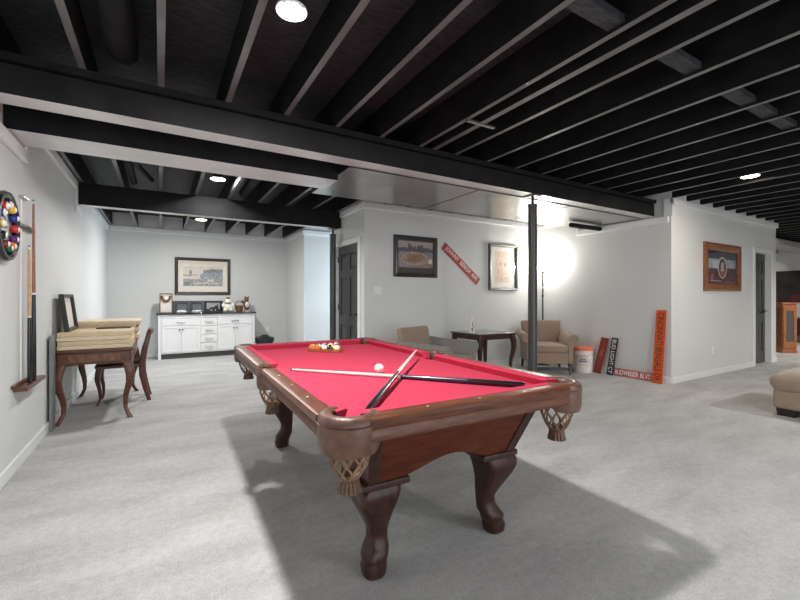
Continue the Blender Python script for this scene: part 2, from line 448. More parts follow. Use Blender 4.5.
# far silver duct
struct(MB().box(10.4, 14.9, 3.45, 3.85, 2.38, 2.52).build('air_duct', M_duct, bevel=.01))
struct(MB().box(10.4, 14.9, 4.3, 4.45, 2.42, 2.52).build('air_duct', M_duct, bevel=.01))

# posts
def post(x, y, ztop, label):
    o = thing('support_post', label, 'post', (x, y, 0))
    MB().lathe([(.05, .012), (.05, ztop - .10)], 28).build('pole', M_postm, o)
    MB().lathe([(.075, 0), (.075, .012)], 4).build('base_plate', M_postm, o)
    MB().lathe([(.056, ztop - .115), (.056, ztop - .095)], 28).build('collar', M_postm, o)
    MB().lathe([(.016, ztop - .095), (.016, ztop - .012)], 12).build('screw_jack', M_dkmetal, o)
    MB().box(-.07, .07, -.07, .07, ztop - .012, ztop - .001).build('top_plate', M_postm, o)
    return o
post(3.63, 3.165, B1Z, 'black steel post behind the pool table, in front of the tan armchair')
post(2.39, 6.15, B3Z, 'black steel post beside the black door, at the end of the rear ceiling beam')

# ------------------------------------------------------------------ doors
def six_panel(name, w, h, mx, handle_x):
    """slab in local XZ, thickness along Y (front at y=0 facing -Y)"""
    d = MB()
    st = .105; mid = .10
    cols = [(st, w / 2 - mid / 2), (w / 2 + mid / 2, w - st)]
    rows = [(.22, .22 + .52), (.22 + .52 + .15, 1.50), (1.62, h - .12)]
    xs = sorted({0, w, *[c for q in cols for c in q]}); zs = sorted({0, h, *[c for q in rows for c in q]})
    for i in range(len(xs) - 1):
        for j in range(len(zs) - 1):
            panel = any(abs(xs[i] - c[0]) < 1e-6 for c in cols) and any(abs(zs[j] - r[0]) < 1e-6 for r in rows)
            if panel:
                d.box(xs[i], xs[i + 1], .014, .04, zs[j], zs[j + 1], mx=mx)
                a = .03
                x0, x1, z0, z1 = xs[i], xs[i + 1], zs[j], zs[j + 1]
                rings = [[(x0 + q, y_, z0 + q), (x1 - q, y_, z0 + q), (x1 - q, y_, z1 - q), (x0 + q, y_, z1 - q)] for q, y_ in ((.012, .014), (.012, .012), (a + .012, .003))]
                d.loft([[mx @ Vector(p) for p in r] for r in rings])
            else:
                d.box(xs[i], xs[i + 1], 0, .04, zs[j], zs[j + 1], mx=mx)
    o = struct(d.build(name, M_door, smooth=0))
    kb = MB(); kmx = mx @ Matrix.Translation((handle_x, 0, .93)) @ Matrix.Rotation(PI / 2, 4, 'X')
    kb.lathe([(.03, 0), (.03, .008), (.011, .01), (.011, .04)], 16, mx=kmx)
    s_ = -1 if handle_x > w / 2 else 1
    kb.box(-.012 if s_ > 0 else -.11, .11 if s_ > 0 else .012, -.009, .009, .04, .055, mx=kmx)
    kb.build('door_handle', M_dkmetal, o, bevel=.003)
    for hz in (.25, 1.02, 1.80):
        hx = w + .004 if handle_x < w / 2 else -.004
        hg = MB(); hg.lathe([(.008, hz - .045), (.008, hz + .045)], 10, c=(hx, -.006, 0), mx=mx)
        hg.build('hinge', M_dkmetal, o)
    return o
# door in the left face of the centre block: local X runs along -Y so that -Y(local) faces -X
mxA = Matrix.Translation((DW + .03, D1 - .015, .012)) @ Matrix.Rotation(-PI / 2, 4, 'Z')
six_panel('door_1', D1 - D0 - .03, DH - .03, mxA, D1 - D0 - .10)
cw = .075
trim(DW - .018, DW + .002, D0 - cw, D0 + .012, 0, DH + cw - .012); trim(DW - .018, DW + .002, D1 - .012, D1 + cw, 0, DH + cw - .012); trim(DW - .018, DW + .002, D0 + .012, D1 - .012, DH - .012, DH + cw - .012)
trim(DW + .002, DW + .12, D0, D0 + .012, 0, DH); trim(DW + .002, DW + .12, D1 - .012, D1, 0, DH); trim(DW + .002, DW + .12, D0 + .012, D1 - .012, DH - .014, DH)
mxB = Matrix.Translation((E0 + .014, CD + .075, .012))
six_panel('door_2', E1 - E0 - .028, EH - .03, mxB, E1 - E0 - .10)
trim(E0 - cw, E0 + .012, CD - .018, CD + .002, 0, EH + cw - .012); trim(E1 - .012, E1 + cw, CD - .018, CD + .002, 0, EH + cw - .012); trim(E0 + .012, E1 - .012, CD - .018, CD + .002, EH - .012, EH + cw - .012)
trim(E0, E0 + .012, CD + .002, CD + .12, 0, EH); trim(E1 - .012, E1, CD + .002, CD + .12, 0, EH); trim(E0 + .012, E1 - .012, CD + .002, CD + .12, EH - .014, EH)

# ------------------------------------------------------------------ wall plates
def frame_of(px, py, pz, face):
    """matrix whose local X runs right, local Y up, local Z out of the wall, for a wall seen from the room"""
    if face == '-y': r = Matrix(((1, 0, 0), (0, 0, -1), (0, 1, 0)))
    elif face == '+x': r = Matrix(((0, 0, 1), (1, 0, 0), (0, 1, 0)))
    elif face == '-x': r = Matrix(((0, 0, -1), (-1, 0, 0), (0, 1, 0)))
    return Matrix.Translation((px, py, pz)) @ r.to_4x4()
def wall_thing(name, label, cat, mx, group=None):
    o = bpy.data.objects.new(name, None); COL.objects.link(o); o.empty_display_size = .1
    o.matrix_world = mx; return tag(o, label, cat, group)

o = wall_thing('light_switch', 'white double light switch plate on the grey wall right of the black door', 'light switch', frame_of(2.725, AB, 1.30, '-y'))
MB().box(-.06, .06, -.06, .06, 0.0005, .007).build('switch_plate', M_plate, o, bevel=.002)
for sx in (-.025, .025): MB().box(sx - .012, sx + .012, -.025, .025, .007, .012).build('rocker', M_plate, o, bevel=.002)
def outlet(mx, label):
    o = wall_thing('wall_outlet', label, 'outlet', mx)
    MB().box(-.037, .037, -.06, .06, .0005, .007).build('outlet_plate', M_plate, o, bevel=.002)
    for sy in (-.022, .022): MB().box(-.017, .017, sy - .014, sy + .014, .007, .010).build('socket', M_plate, o, bevel=.003)
outlet(frame_of(4.70, AB, .385, '-y'), 'white outlet plate low on the wall behind the small dark table')
outlet(frame_of(7.28, CD, .385, '-y'), 'white outlet plate below the wood-framed picture on the right wall')
outlet(frame_of(2.08, BK, .46, '-y'), 'white outlet plate on the back wall right of the white cabinet')

# ------------------------------------------------------------------ framed pictures
def art(name, parent, shapes, mx=None, z0=0.0):
    """flat printed picture: shapes = (material, polygon) stacked a hair apart"""
    b = MB(); mats = []
    for i, (m_, poly) in enumerate(shapes):
        if m_ not in mats: mats.append(m_)
        z = z0 + i * .00025
        vs = [b.bm.verts.new((mx @ Vector((p[0], p[1], z))) if mx else (p[0], p[1], z)) for p in poly]
        f = b.bm.faces.new(vs); f.material_index = mats.index(m_)
        f.normal_update()
    me = bpy.data.meshes.new(name); b.bm.to_mesh(me); b.bm.free()
    for m_ in mats: me.materials.append(m_)
    o = bpy.data.objects.new(name, me); COL.objects.link(o); o.parent = parent
    return o
def rect(x0, x1, y0, y1): return [(x0, y0), (x1, y0), (x1, y1), (x0, y1)]
def ell(cx, cy, rx, ry, n=28, a0=0, a1=2 * PI): return [(cx + rx * math.cos(a0 + (a1 - a0) * i / n), cy + ry * math.sin(a0 + (a1 - a0) * i / n)) for i in range(n)]
def frame_border(W, H, fw, d, prof):
    """mitred picture frame, prof = [(inset, height)] across the width"""
    b = MB(); rings = []
    for q, z in prof:
        rings.append([(-W / 2 + q, -H / 2 + q, z), (W / 2 - q, -H / 2 + q, z), (W / 2 - q, H / 2 - q, z), (-W / 2 + q, H / 2 - q, z)])
    rings.append(rings[0])
    vr = [[b.bm.verts.new(p) for p in r] for r in rings[:-1]]; vr.append(vr[0])
    for a, c in zip(vr[:-1], vr[1:]):
        for i in range(4):
            j = (i + 1) % 4; b._f([a[i], a[j], c[j], c[i]], 0)
    return b
def picture(label, mx, W, H, fw, depth, fm, shapes, matm=None, border=None, glass=True, name='framed_picture'):
    o = wall_thing(name, label, 'picture', mx)
    frame_border(W, H, fw, depth, [(0, .001), (0, depth * .75), (fw * .25, depth), (fw * .7, depth * .85), (fw, depth * .6), (fw, .001)]).build('frame', fm, o, smooth=0)
    MB().box(-W / 2 + fw * .9, W / 2 - fw * .9, -H / 2 + fw * .9, H / 2 - fw * .9, .001, .006).build('mat_board', matm or M_matw, o, smooth=0)
    art('print', o, shapes, z0=.0065)
    if glass:
        g = M_pglass
        MB().box(-W / 2 + fw * .95, W / 2 - fw * .95, -H / 2 + fw * .95, H / 2 - fw * .95, depth * .45, depth * .45 + .002).build('glass_pane', g, o, smooth=0)
    return o
def c(name, r, g, b, rough=.7, var=0.0, scale=30): return mat('ink_' + name, (r, g, b), rough, var=var, scale=scale)
sky = c('sky', .42, .36, .36); hz = c('haze', .30, .27, .30, var=.3); city = c('city', .13, .115, .135, var=.5, scale=45)
stand = c('stand', .34, .24, .19, var=.55, scale=50); pitch = c('pitch', .30, .17, .12, var=.2); ring = c('ring', .45, .36, .30, var=.4, scale=60)
cap = c('cap', .07, .05, .045); river = c('river', .42, .38, .38, var=.2); pale = c('pale', .72, .66, .58)

# stadium picture
W, H = .80, .63
iw, ih = .315, .225
sh = [(hz, rect(-iw, iw, -ih, ih + .01)), (sky, rect(-iw, iw, .13, ih + .01)), (city, rect(-iw, iw, .075, .13))]
for i, (x_, w_, h_) in enumerate(((-.13, .03, .205), (-.10, .035, .18), (-.06, .05, .15), (-.02, .03, .165), (.05, .06, .17), (.10, .05, .185), (.145, .03, .15), (-.2, .06, .14), (.21, .08, .145))):
    sh.append((city, rect(x_ - w_ / 2, x_ + w_ / 2, .08, h_)))
sh += [(stand, ell(-.02, -.04, .27, .12)), (ring, ell(-.02, -.03, .245, .10)), (stand, ell(-.02, -.03, .21, .085)), (pitch, ell(-.02, -.025, .14, .055)), (ring, [(.04, -.11), (.14, -.075), (.135, -.06), (.03, -.095)]), (stand, rect(.19, .315, -.17, -.02)), (pale, rect(.23, .30, -.10, -.03)), (cap, rect(-iw, iw, -ih, -.168))]
o = picture('black-framed aerial stadium picture with a dark caption strip on the centre wall', frame_of(3.388, AB, 1.82, '-y'), W, H, .055, .03, M_frameblk, sh, mat('ink_matdark', (.055, .05, .048), .7))
text('lettering', 'CINCINNATI', mat('ink_gold', (.62, .52, .40), .6), o, .52, .032, Matrix.Translation((0, -.197, .0098)), .0006, 0, 1.25)

# tall pale print (player portrait sketch)
W, H = .68, .81
skb = c('sketchbg', .70, .58, .47, var=.10, scale=12); skd = c('sketchdk', .50, .36, .29, var=.35, scale=35); skl = c('sketchlt', .66, .52, .43, var=.3, scale=40)
sh = [(skb, rect(-.185, .185, -.27, .29)), (skl, rect(-.16, -.06, .03, .26)), (skl, rect(-.03, .06, .06, .27)), (skl, rect(.08, .17, .02, .26)), (skd, ell(-.05, .06, .035, .045)), (skd, ell(.055, .055, .035, .045)), (skl, [(-.11, -.24), (.0, -.24), (.01, .02), (-.09, .02)]), (skl, [(.02, -.24), (.11, -.24), (.10, .01), (.02, .01)]), (skd, rect(-.004, .004, -.25, .0)), (skd, rect(-.11, -.105, -.22, .0)), (skd, rect(.108, .114, -.2, .02))]
picture('tall dark-silver framed pale sketch print with wide white mat on the centre wall', frame_of(5.225, AB, 1.722, '-y'), W, H, .045, .05, M_framesil, sh, M_matw)

# back wall engraving
W, H = 1.05, .765
ev = c('engr_sky', .62, .55, .46); e2 = c('engr_mid', .28, .26, .26, var=.5, scale=22); e3 = c('engr_dark', .15, .15, .16, var=.5, scale=30); e4 = c('engr_green', .22, .25, .26, var=.4, scale=25)
iw, ih = .375, .205
sh = [(ev, rect(-iw, iw, -ih, ih)), (e2, rect(-iw, iw, -ih, -.06)), (e4, [(-.05, -.06), (iw, -.06), (iw, .12), (.02, .13), (-.02, .06), (-.07, .03)]), (e3, [(0, .08), (iw, .09), (iw, .15), (.18, .16), (.0, .13)]), (e3, rect(-.26, -.22, .02, .12)), (e2, rect(-.26, -.10, .02, .035)), (e2, rect(-iw, -.22, .0, .03)), (ev, rect(-.12, .3, -.15, -.13)), (e3, rect(-.36, -.2, -.19, -.12)), (ev, rect(.08, .2, -.11, -.06))]
random.seed(3)
for i in range(60):
    x_ = random.uniform(-iw + .02, iw - .03); y_ = random.uniform(-ih + .01, -.02); s_ = random.uniform(.006, .02)
    sh.append((random.choice((e2, e3, ev, ev)), rect(x_, x_ + s_, y_, y_ + s_ * 1.4)))
picture('brown-framed wide grey engraving with cream mat on the back wall above the white cabinet', frame_of(.772, BK, 1.632, '-y'), W, H, .058, .035, M_framebrn, sh, M_mat)

# wood-framed picture on the right wall
W, H = 1.25, .735
db = c('dk_blue', .035, .05, .06, var=.5, scale=5); lb = c('lt_blue', .34, .36, .42, var=.35, scale=5); mr = c('maroon', .06, .022, .03, var=.5, scale=14); skin = c('figure', .50, .36, .30); rd = c('redpatch', .35, .05, .05); lite = c('lite', .55, .53, .55)
iw, ih = .475, .27
sh = [(db, rect(-iw, iw, -ih, ih)), (lb, rect(-iw, -.12, -.03, .13)), (lb, rect(.1, iw, .0, .13)), (lite, rect(-.33, -.16, -.01, .10)), (mr, rect(-iw, iw, -ih, -.02)), (lite, ell(0, .0, .155, .17)), (db, ell(0, -.005, .125, .15)), (skin, ell(0, .03, .055, .06)), (skin, [(-.07, -.14), (.07, -.14), (.06, -.01), (-.06, -.01)]), (rd, ell(.0, -.10, .08, .05)), (rd, rect(-.4, -.3, -.2, -.1)), (mr, rect(-iw, iw, -ih, -.20)), (lite, rect(-.4, -.05, -.215, -.205)), (rd, rect(.1, .42, -.235, -.215))]
picture('orange wood-framed dark team picture on the right wall beside the black door', frame_of(7.60, CD, 1.66, '-y'), W, H, .115, .045, M_frameoak, sh, mat('ink_black', (.012, .012, .014), .6))

# ------------------------------------------------------------------ pool table
TX, TY = 1.126, 2.393
HW, HL = .638, 1.214
ZB, ZR = .757, .797
tb = thing('pool_table', 'cherry wood pool table with red felt in the middle of the room', 'pool table', (TX, TY, 0), R(-1.5))
NO = .125                      # nose inset from outer edge
CW = .072                      # wood width of the rail
CP = (HW - .108, HL - .108)    # corner pocket centres
SP = HW - .075                 # side pocket centre x
# bed cloth with round bites at the pockets
def arcpts(cx, cy, r, a0, a1, n=10): return [(cx + r * math.cos(a0 + (a1 - a0) * i / n), cy + r * math.sin(a0 + (a1 - a0) * i / n)) for i in range(n + 1)]
bx, by = HW - .085, HL - .085
def bite(cx, cy, a0, a1): return arcpts(cx, cy, .062, a0, a1)
poly = []
poly += bite(CP[0], -CP[1], R(250), R(20))[0:0]
q = .085
poly += [(-bx + q, -by), (bx - q, -by)] + arcpts(CP[0], -CP[1], .062, R(225 - 40), R(45 + 40))[0:11] + [(bx, -by + q)]
poly += [(bx, -.075)] + arcpts(SP, 0, .058, R(250), R(110)) + [(bx, .075)]
poly += [(bx, by - q)] + arcpts(CP[0], CP[1], .062, R(-85), R(-185)) + [(bx - q, by), (-bx + q, by)]
poly += arcpts(-CP[0], CP[1], .062, R(5), R(-95)) + [(-bx, by - q), (-bx, .075)]
poly += arcpts(-SP, 0, .058, R(70), R(-70)) + [(-bx, -.075), (-bx, -by + q)] + arcpts(-CP[0], -CP[1], .062, R(95), R(-5))
MB().prism(poly, ZB - .02, ZB).build('bed_cloth', M_felt, tb, smooth=0)
MB().box(-.46, .46, -1.05, 1.05, ZB - .05, ZB - .021).build('slate', M_dkmetal, tb, smooth=0)

# rails: profile across (distance inward from outer edge, height)
def rail_rings(prof, a0, a1, side):
    """side 'y-': near end; runs along x from a0 to a1 (outer) ; the cut can differ per profile point via tuple"""
    rings = []
    for end in (0, 1):
        rr = []
        for dist, z, cut in prof:
            p = a0 + cut if end == 0 else a1 - cut
            if side == 'y-': rr.append((p, -HL + dist, z))
            if side == 'y+': rr.append((-p, HL - dist, z))
            if side == 'x+': rr.append((HW - dist, p, z))
            if side == 'x-': rr.append((-HW + dist, -p, z))
        rings.append(rr)
    return rings
wood = [(.012, .712, 0), (.004, .720, 0), (.004, .745, 0), (.009, .756, 0), (.003, .766, 0), (-.002, .780, 0), (.004, .792, 0), (.016, ZR, 0), (CW, ZR, 0), (CW, .735, 0), (.04, .712, 0)]
cush = [(CW - .002, .738, 0), (CW - .002, ZR + .001, 0.0), (CW + .02, ZR + .001, .012), (NO - .006, ZR - .001, .030), (NO, ZR - .006, .034), (NO - .014, ZB + .001, .030), (CW + .01, ZB - .01, 0)]
pc = .145; ps = .062
specs = [('y-', -HW + pc, HW - pc), ('y+', -HW + pc, HW - pc), ('x+', -HL + pc, -ps), ('x+', ps, HL - pc), ('x-', -HL + pc, -ps), ('x-', ps, HL - pc)]
for side, a0, a1 in specs:
    r = MB().loft(rail_rings(wood, a0, a1, side)).build('rail', M_woodx if side[0] == 'y' else M_woody, tb, smooth=35)
    MB().loft(rail_rings(cush, a0 - .012, a1 + .012, side)).build('cushion', M_felt, tb, smooth=30)
    for k in range(1, 4):
        p = a0 + (a1 - a0) * k / 4
        d = .042
        c_ = {'y-': (p, -HL + d), 'y+': (-p, HL - d), 'x+': (HW - d, p), 'x-': (-HW + d, -p)}[side]
        MB().lathe([(.0065, ZR - .002), (.0065, ZR + .0008)], 4, (c_[0], c_[1], 0)).build('sight', M_pearl, r, smooth=0)

# pockets
def pocket(cx, cy, ang, half, ro):
    # leather iron: swept arc opening towards the table
    prof = [(.060, ZR - .055), (.060, ZR - .006), (.068, ZR + .005), (.082, ZR + .008), (ro - .008, ZR + .002), (ro + .003, ZR - .012), (ro + .001, ZR - .026), (ro + .002, ZR - .030)]
    n = 22; rings = []; rim = []
    for i in range(n + 1):
        a = ang - half + 2 * half * i / n
        u = abs(2 * i / n - 1)
        zb = .672 + .020 * u ** 6 + .028 * max(0, u - .86) / .14
        pr_ = prof + [(ro + .002, .70 + (zb - .672) * .5), (ro - .004, zb), (ro - .014, zb), (ro - .018, ZR - .055)]
        rings.append([(cx + r_ * math.cos(a), cy + r_ * math.sin(a), z_) for r_, z_ in pr_])
    p = MB().loft(rings).build('pocket', M_leather, tb, smooth=50)
    # seam roll below the rim
    MB().tube([(cx + (ro + .002) * math.cos(ang - half * .99 + 2 * half * .99 * i / n), cy + (ro + .002) * math.sin(ang - half * .99 + 2 * half * .99 * i / n), ZR - .027) for i in range(n + 1)], .004, 6).build('seam', M_leather, p)
    # woven leather net
    nb = MB(); rt, rb, zt, zb_ = .068, .036, .70, .575
    def P(t_, a): 
        rr = rt + (rb - rt) * t_ ** 1.4 + .012 * math.sin(PI * t_); return (cx + rr * math.cos(a), cy + rr * math.sin(a), zt + (zb_ - zt) * t_)
    K = 9
    for k in range(K):
        for sg in (1, -1):
            nb.tube([P(t_ / 7, 2 * PI * k / K + sg * 1.25 * t_ / 7) for t_ in range(8)], .0042, 5)
    nb.tube([P(0, 2 * PI * i / 20) for i in range(20)], .006, 6, closed=True)
    nb.build('net', M_cord, p)
    tf = MB(); tf.lathe([(.036, .585), (.040, .575), (.034, .562), (.030, .556)], 16, (cx, cy, 0))
    for k in range(14):
        a = 2 * PI * k / 14
        tf.tube([(cx + .028 * math.cos(a), cy + .028 * math.sin(a), .56), (cx + .036 * math.cos(a), cy + .036 * math.sin(a), .522)], .0075, 5)
    tf.lathe([(.026, .558), (.026, .535)], 12, (cx, cy, 0))
    tf.build('tassel', mat('tassel_leather', (.13, .07, .04), .6, var=.3, scale=60), p)
for sx in (-1, 1):
    for sy in (-1, 1):
        pocket(sx * CP[0], sy * CP[1], math.atan2(sy, sx), R(118), .108)
    pocket(sx * SP, 0, 0 if sx > 0 else PI, R(92), .088)

# tapered cabinet with scalloped aprons
OX, OY = .032, .02
def apron(side):
    zt = .711
    tx, ty = .455, 1.07; bx_, by_ = .40, .935
    n = 24; top = []; bot = []
    for i in range(n + 1):
        u = -1 + 2 * i / n
        au = abs(u)
        k0 = .62 if side[0] == 'y' else .84
        if au > k0: z = .427
        else: z = .427 + .068 * (0.5 + 0.5 * math.cos(PI * au / k0)) ** .8
        f_ = (z - .427) / (zt - .427)
        hx, hy = bx_ + (tx - bx_) * f_, by_ + (ty - by_) * f_
        for lst, hx_, hy_, z_ in ((top, tx, ty, zt), (bot, hx, hy, z)):
            if side == 'y-': lst.append((OX + u * hx_, OY - hy_, z_))
            if side == 'y+': lst.append((OX - u * hx_, OY + hy_, z_))
            if side == 'x+': lst.append((OX + hx_, OY + u * hy_, z_))
            if side == 'x-': lst.append((OX - hx_, OY - u * hy_, z_))
    inn = {'y-': (0, .02), 'y+': (0, -.02), 'x+': (-.02, 0), 'x-': (.02, 0)}[side]
    b = MB(); ft = [[b.bm.verts.new(p) for p in l] for l in (top, bot)]
    bk = [[b.bm.verts.new((p[0] + inn[0], p[1] + inn[1], p[2])) for p in l] for l in (top, bot)]
    for i in range(n):
        b._f([ft[0][i], ft[0][i + 1], ft[1][i + 1], ft[1][i]], 0); b._f([bk[0][i], bk[1][i], bk[1][i + 1], bk[0][i + 1]], 0)
        b._f([ft[1][i], ft[1][i + 1], bk[1][i + 1], bk[1][i]], 0); b._f([ft[0][i], bk[0][i], bk[0][i + 1], ft[0][i + 1]], 0)
    for e in (0, n): b._f([ft[0][e], ft[1][e], bk[1][e], bk[0][e]], 0)
    b.build('apron', M_wooda, tb, smooth=30)
for s_ in ('y-', 'y+', 'x+', 'x-'): apron(s_)
for sx in (-1, 1):
    for sy in (-1, 1):
        # corner post strip
        rings = [[(OX + sx * (hx + a), OY + sy * (hy + b_), z) for a, b_ in ((.006, .006), (-.05, .006), (-.05, -.012), (-.012, -.012), (-.012, -.05), (.006, -.05))] for hx, hy, z in ((.40, .935, .427), (.455, 1.07, .711))]
        MB().loft(rings).build('corner_moulding', M_woodd, tb, smooth=0)
        # cap slab over the leg
        x0, y0 = OX + sx * .43, OY + sy * .945
        lx, ly = x0 - sx * .225, y0 - sy * .205
        MB().box(min(x0, lx), max(x0, lx), min(y0, ly), max(y0, ly), .398, .428).build('leg_cap', M_woodd, tb, bevel=.008, seg=3)
        # cabriole leg
        cx, cy = OX + sx * .328, OY + sy * .845
        rings = []
        for z, hs, off, k_ in ((0, .043, .018, .75), (.01, .050, .019, .75), (.045, .054, .018, .75), (.062, .050, .014, .75), (.068, .053, .010, .75), (.09, .056, .010, .75), (.115, .053, -.008, .7), (.15, .043, -.020, .65), (.19, .043, -.022, .6), (.23, .052, -.012, .5), (.28, .066, .004, .45), (.33, .082, .016, .4), (.37, .092, .020, .35), (.40, .094, .014, .3), (.419, .090, .008, .3)):
            o_ = off * .75
            rings.append(rsq(cx + sx * o_, cy + sy * o_, z * .953, hs, hs, k_, 4))
        lg = MB().loft(rings).build('leg', M_woodd, tb, smooth=60)

# balls
BR = .0286
def ball_mats(col): return [mat('ball_%02d' % (hash(col) % 97), col, .12, coat=.6) if False else col, M_ivory]
BC_ = {1: (.80, .50, .03), 2: (.02, .04, .25), 3: (.55, .03, .03), 4: (.10, .02, .16), 5: (.75, .18, .02), 6: (.01, .14, .06), 7: (.20, .02, .03), 8: (.01, .01, .011)}
def ball(name, num, loc, label, group):
    col = BC_[num if num < 9 else num - 8]
    mc = mat('ball_color_%d' % (num if num < 9 else num - 8), col, .12, coat=.6)
    striped = num > 8
    def mi(i, rings):
        if striped: return 0 if rings * .29 <= i < rings * .71 else 1
        return 1 if i < rings * .14 or i >= rings * .86 else 0
    o = MB().sphere((0, 0, 0), BR, 24, mi).build(name, [mc, M_ivory], smooth=80)
    o.location = loc; o.rotation_euler = (random.uniform(-1, 1), random.uniform(-1, 1), random.uniform(0, 6))
    return tag(o, label, 'ball', group)
cb = MB().sphere((0, 0, 0), BR, 28).build('cue_ball', M_ivory, smooth=80); cb.location = (1.085, 2.065, ZB + BR)
tag(cb, 'white cue ball alone on the red felt', 'ball')

# triangle rack: corners near F, right Rr, left L
RF = Vector((1.222, 2.985)); ra = math.atan2(.31, .125)
d1 = Vector((math.cos(ra), math.sin(ra))); d2 = Vector((math.cos(ra + PI / 3), math.sin(ra + PI / 3)))
ctr = RF + (d1 + d2) * (.33 / 3)
def tri(sz, rr, n=6):
    """rounded triangle outline: circumscribing offset"""
    pts = []
    for k in range(3):
        a = ra + PI / 6 + PI + k * 2 * PI / 3
        c0 = Vector((math.cos(a), math.sin(a))) * sz
        for i in range(n + 1):
            b_ = a - PI / 3 + 2 * PI / 3 * i / n
            pts.append((c0.x + rr * math.cos(b_), c0.y + rr * math.sin(b_)))
    return pts
inn = tri(.0572 * 4 / math.sqrt(3), BR + .002); out = tri(.0572 * 4 / math.sqrt(3), BR + .013)
rk = MB(); n = len(inn)
rr = [[(p[0], p[1], z) for p in q_] for q_, z in ((out, 0), (out, .024), (inn, .024), (inn, 0))]
vr = [[rk.bm.verts.new(p) for p in q_] for q_ in rr]; vr.append(vr[0])
for a, b_ in zip(vr[:-1], vr[1:]):
    for i in range(n): rk._f([a[i], a[(i + 1) % n], b_[(i + 1) % n], b_[i]], 0)
rko = rk.build('ball_rack', mat('rack_wood', (.30, .10, .035), .35, var=.25, scale=20, coat=.3), bevel=.002)
rko.location = (ctr.x, ctr.y, ZB + .0008); tag(rko, 'wooden triangle rack full of balls on the far end of the red felt', 'ball rack')
order = [9, 3, 8, 14, 1, 12, 6, 11, 4, 13, 2, 15, 10, 7, 5]
names = {1: 'yellow', 2: 'blue', 3: 'red', 4: 'purple', 5: 'orange', 6: 'green', 7: 'maroon', 8: 'black'}
# rows from the near left side so that each ball is found by its colour
idx = 0
for r_ in range(5):
    for q_ in range(r_ + 1):
        v = (d1 * (r_ - q_) + d2 * q_) * .0572 - (d1 + d2) * (.0572 * 4 / 3)
        nme = order[idx]; idx += 1
        lab = ('solid %s pool ball inside the triangle rack' if nme < 9 else 'white pool ball with %s stripe inside the triangle rack') % names[nme if nme < 9 else nme - 8]
        ball('pool_ball', nme, (ctr.x + v.x, ctr.y + v.y, ZB + BR), lab, 'racked pool balls')

# ------------------------------------------------------------------ cues
def cue(name, label, butt, tip, mshaft, mbutt, mfore, L=None, group=None):
    butt = Vector(butt); tip = Vector(tip); L = L or (tip - butt).length
    o = thing(name, label, 'cue', butt, 0, 'pool cues')
    o.rotation_mode = 'QUATERNION'; o.rotation_quaternion = (tip - butt).to_track_quat('Z', 'Y')
    MB().lathe([(.0115, 0), (.0145, .012), (.0145, .30 * L / 1.45)], 14).build('butt', mbutt, o)
    MB().lathe([(.0146, .30 * L / 1.45), (.0135, .46 * L / 1.45), (.0115, .70 * L / 1.45)], 14).build('forearm', mfore, o)
    MB().lathe([(.0118, .69 * L / 1.45), (.0118, .705 * L / 1.45)], 14).build('joint_ring', M_ivory, o)
    MB().lathe([(.0114, .705 * L / 1.45), (.0085, L - .25), (.0066, L - .03)], 14).build('shaft', mshaft, o)
    MB().lathe([(.0066, L - .03), (.0066, L - .012)], 12).build('ferrule', M_ivory, o)
    MB().lathe([(.0064, L - .012), (.005, L)], 12).build('tip', mat('tip_blue', (.05, .09, .16), .8), o)
    return o
M_pinkshaft = mat('pale_shaft', (.74, .63, .57), .3)
cue('pool_cue', 'pool cue with pale shaft to the left and dark navy butt lying across the table', (1.522, 1.374, ZB + .0155), (.672, 2.415, ZB + .0075), M_pinkshaft, M_cueblack, M_cuenavy)
cue('pool_cue', 'pool cue lying on top of the other, black butt at the near corner pocket', (.672, 1.371, ZB + .0155), (1.545, 2.38, .823), M_pinkshaft, M_cueblack, mat('cue_brown', (.07, .03, .025), .25, coat=.4))

# ------------------------------------------------------------------ left wall: ball clock and cue rack
ck = wall_thing('ball_clock', 'round black wall clock ringed with pool balls at the left edge', 'clock', frame_of(LX, 3.48, 1.65, '+x'))
MB().lathe([(.205, .001), (.222, .012), (.224, .03), (.214, .046), (.196, .048), (.180, .036), (.178, .012), (.0, .012)], 48, cap=False).build('case', mat('clock_black', (.015, .015, .015), .25, coat=.4), ck)
MB().lathe([(.096, .0125), (.096, .016)], 40).build('dial', mat('dial', (.50, .53, .50), .5, var=.25, scale=20), ck)
for k in range(12):
    a = PI / 2 - k * PI / 6
    num = (12, 1, 2, 3, 4, 5, 6, 7, 8, 9, 10, 11)[k]
    ci = num if num < 9 else num - 8
    mc = mat('ball_color_%d' % ci, BC_[ci], .12, coat=.6)
    mi = (lambda i, n_: 0 if n_ * .29 <= i < n_ * .71 else 1) if num > 8 else (lambda i, n_: 1 if i < n_ * .16 else 0)
    MB().sphere((.137 * math.cos(a), .137 * math.sin(a), .034), .0285, 18, mi).build('hour_ball', [mc, M_ivory], ck, smooth=80)
hb = MB(); hb.box(-.004, .004, -.01, .075, .019, .021); hb.box(-.01, .05, -.004, .004, .0215, .0235); hb.build('hands', M_dkmetal, ck)
tcm = MB().lathe([(.165, .0122), (.165, .0128)], 40); tcm.build('inner_ring', mat('clock_inner', (.30, .32, .31), .3), ck)

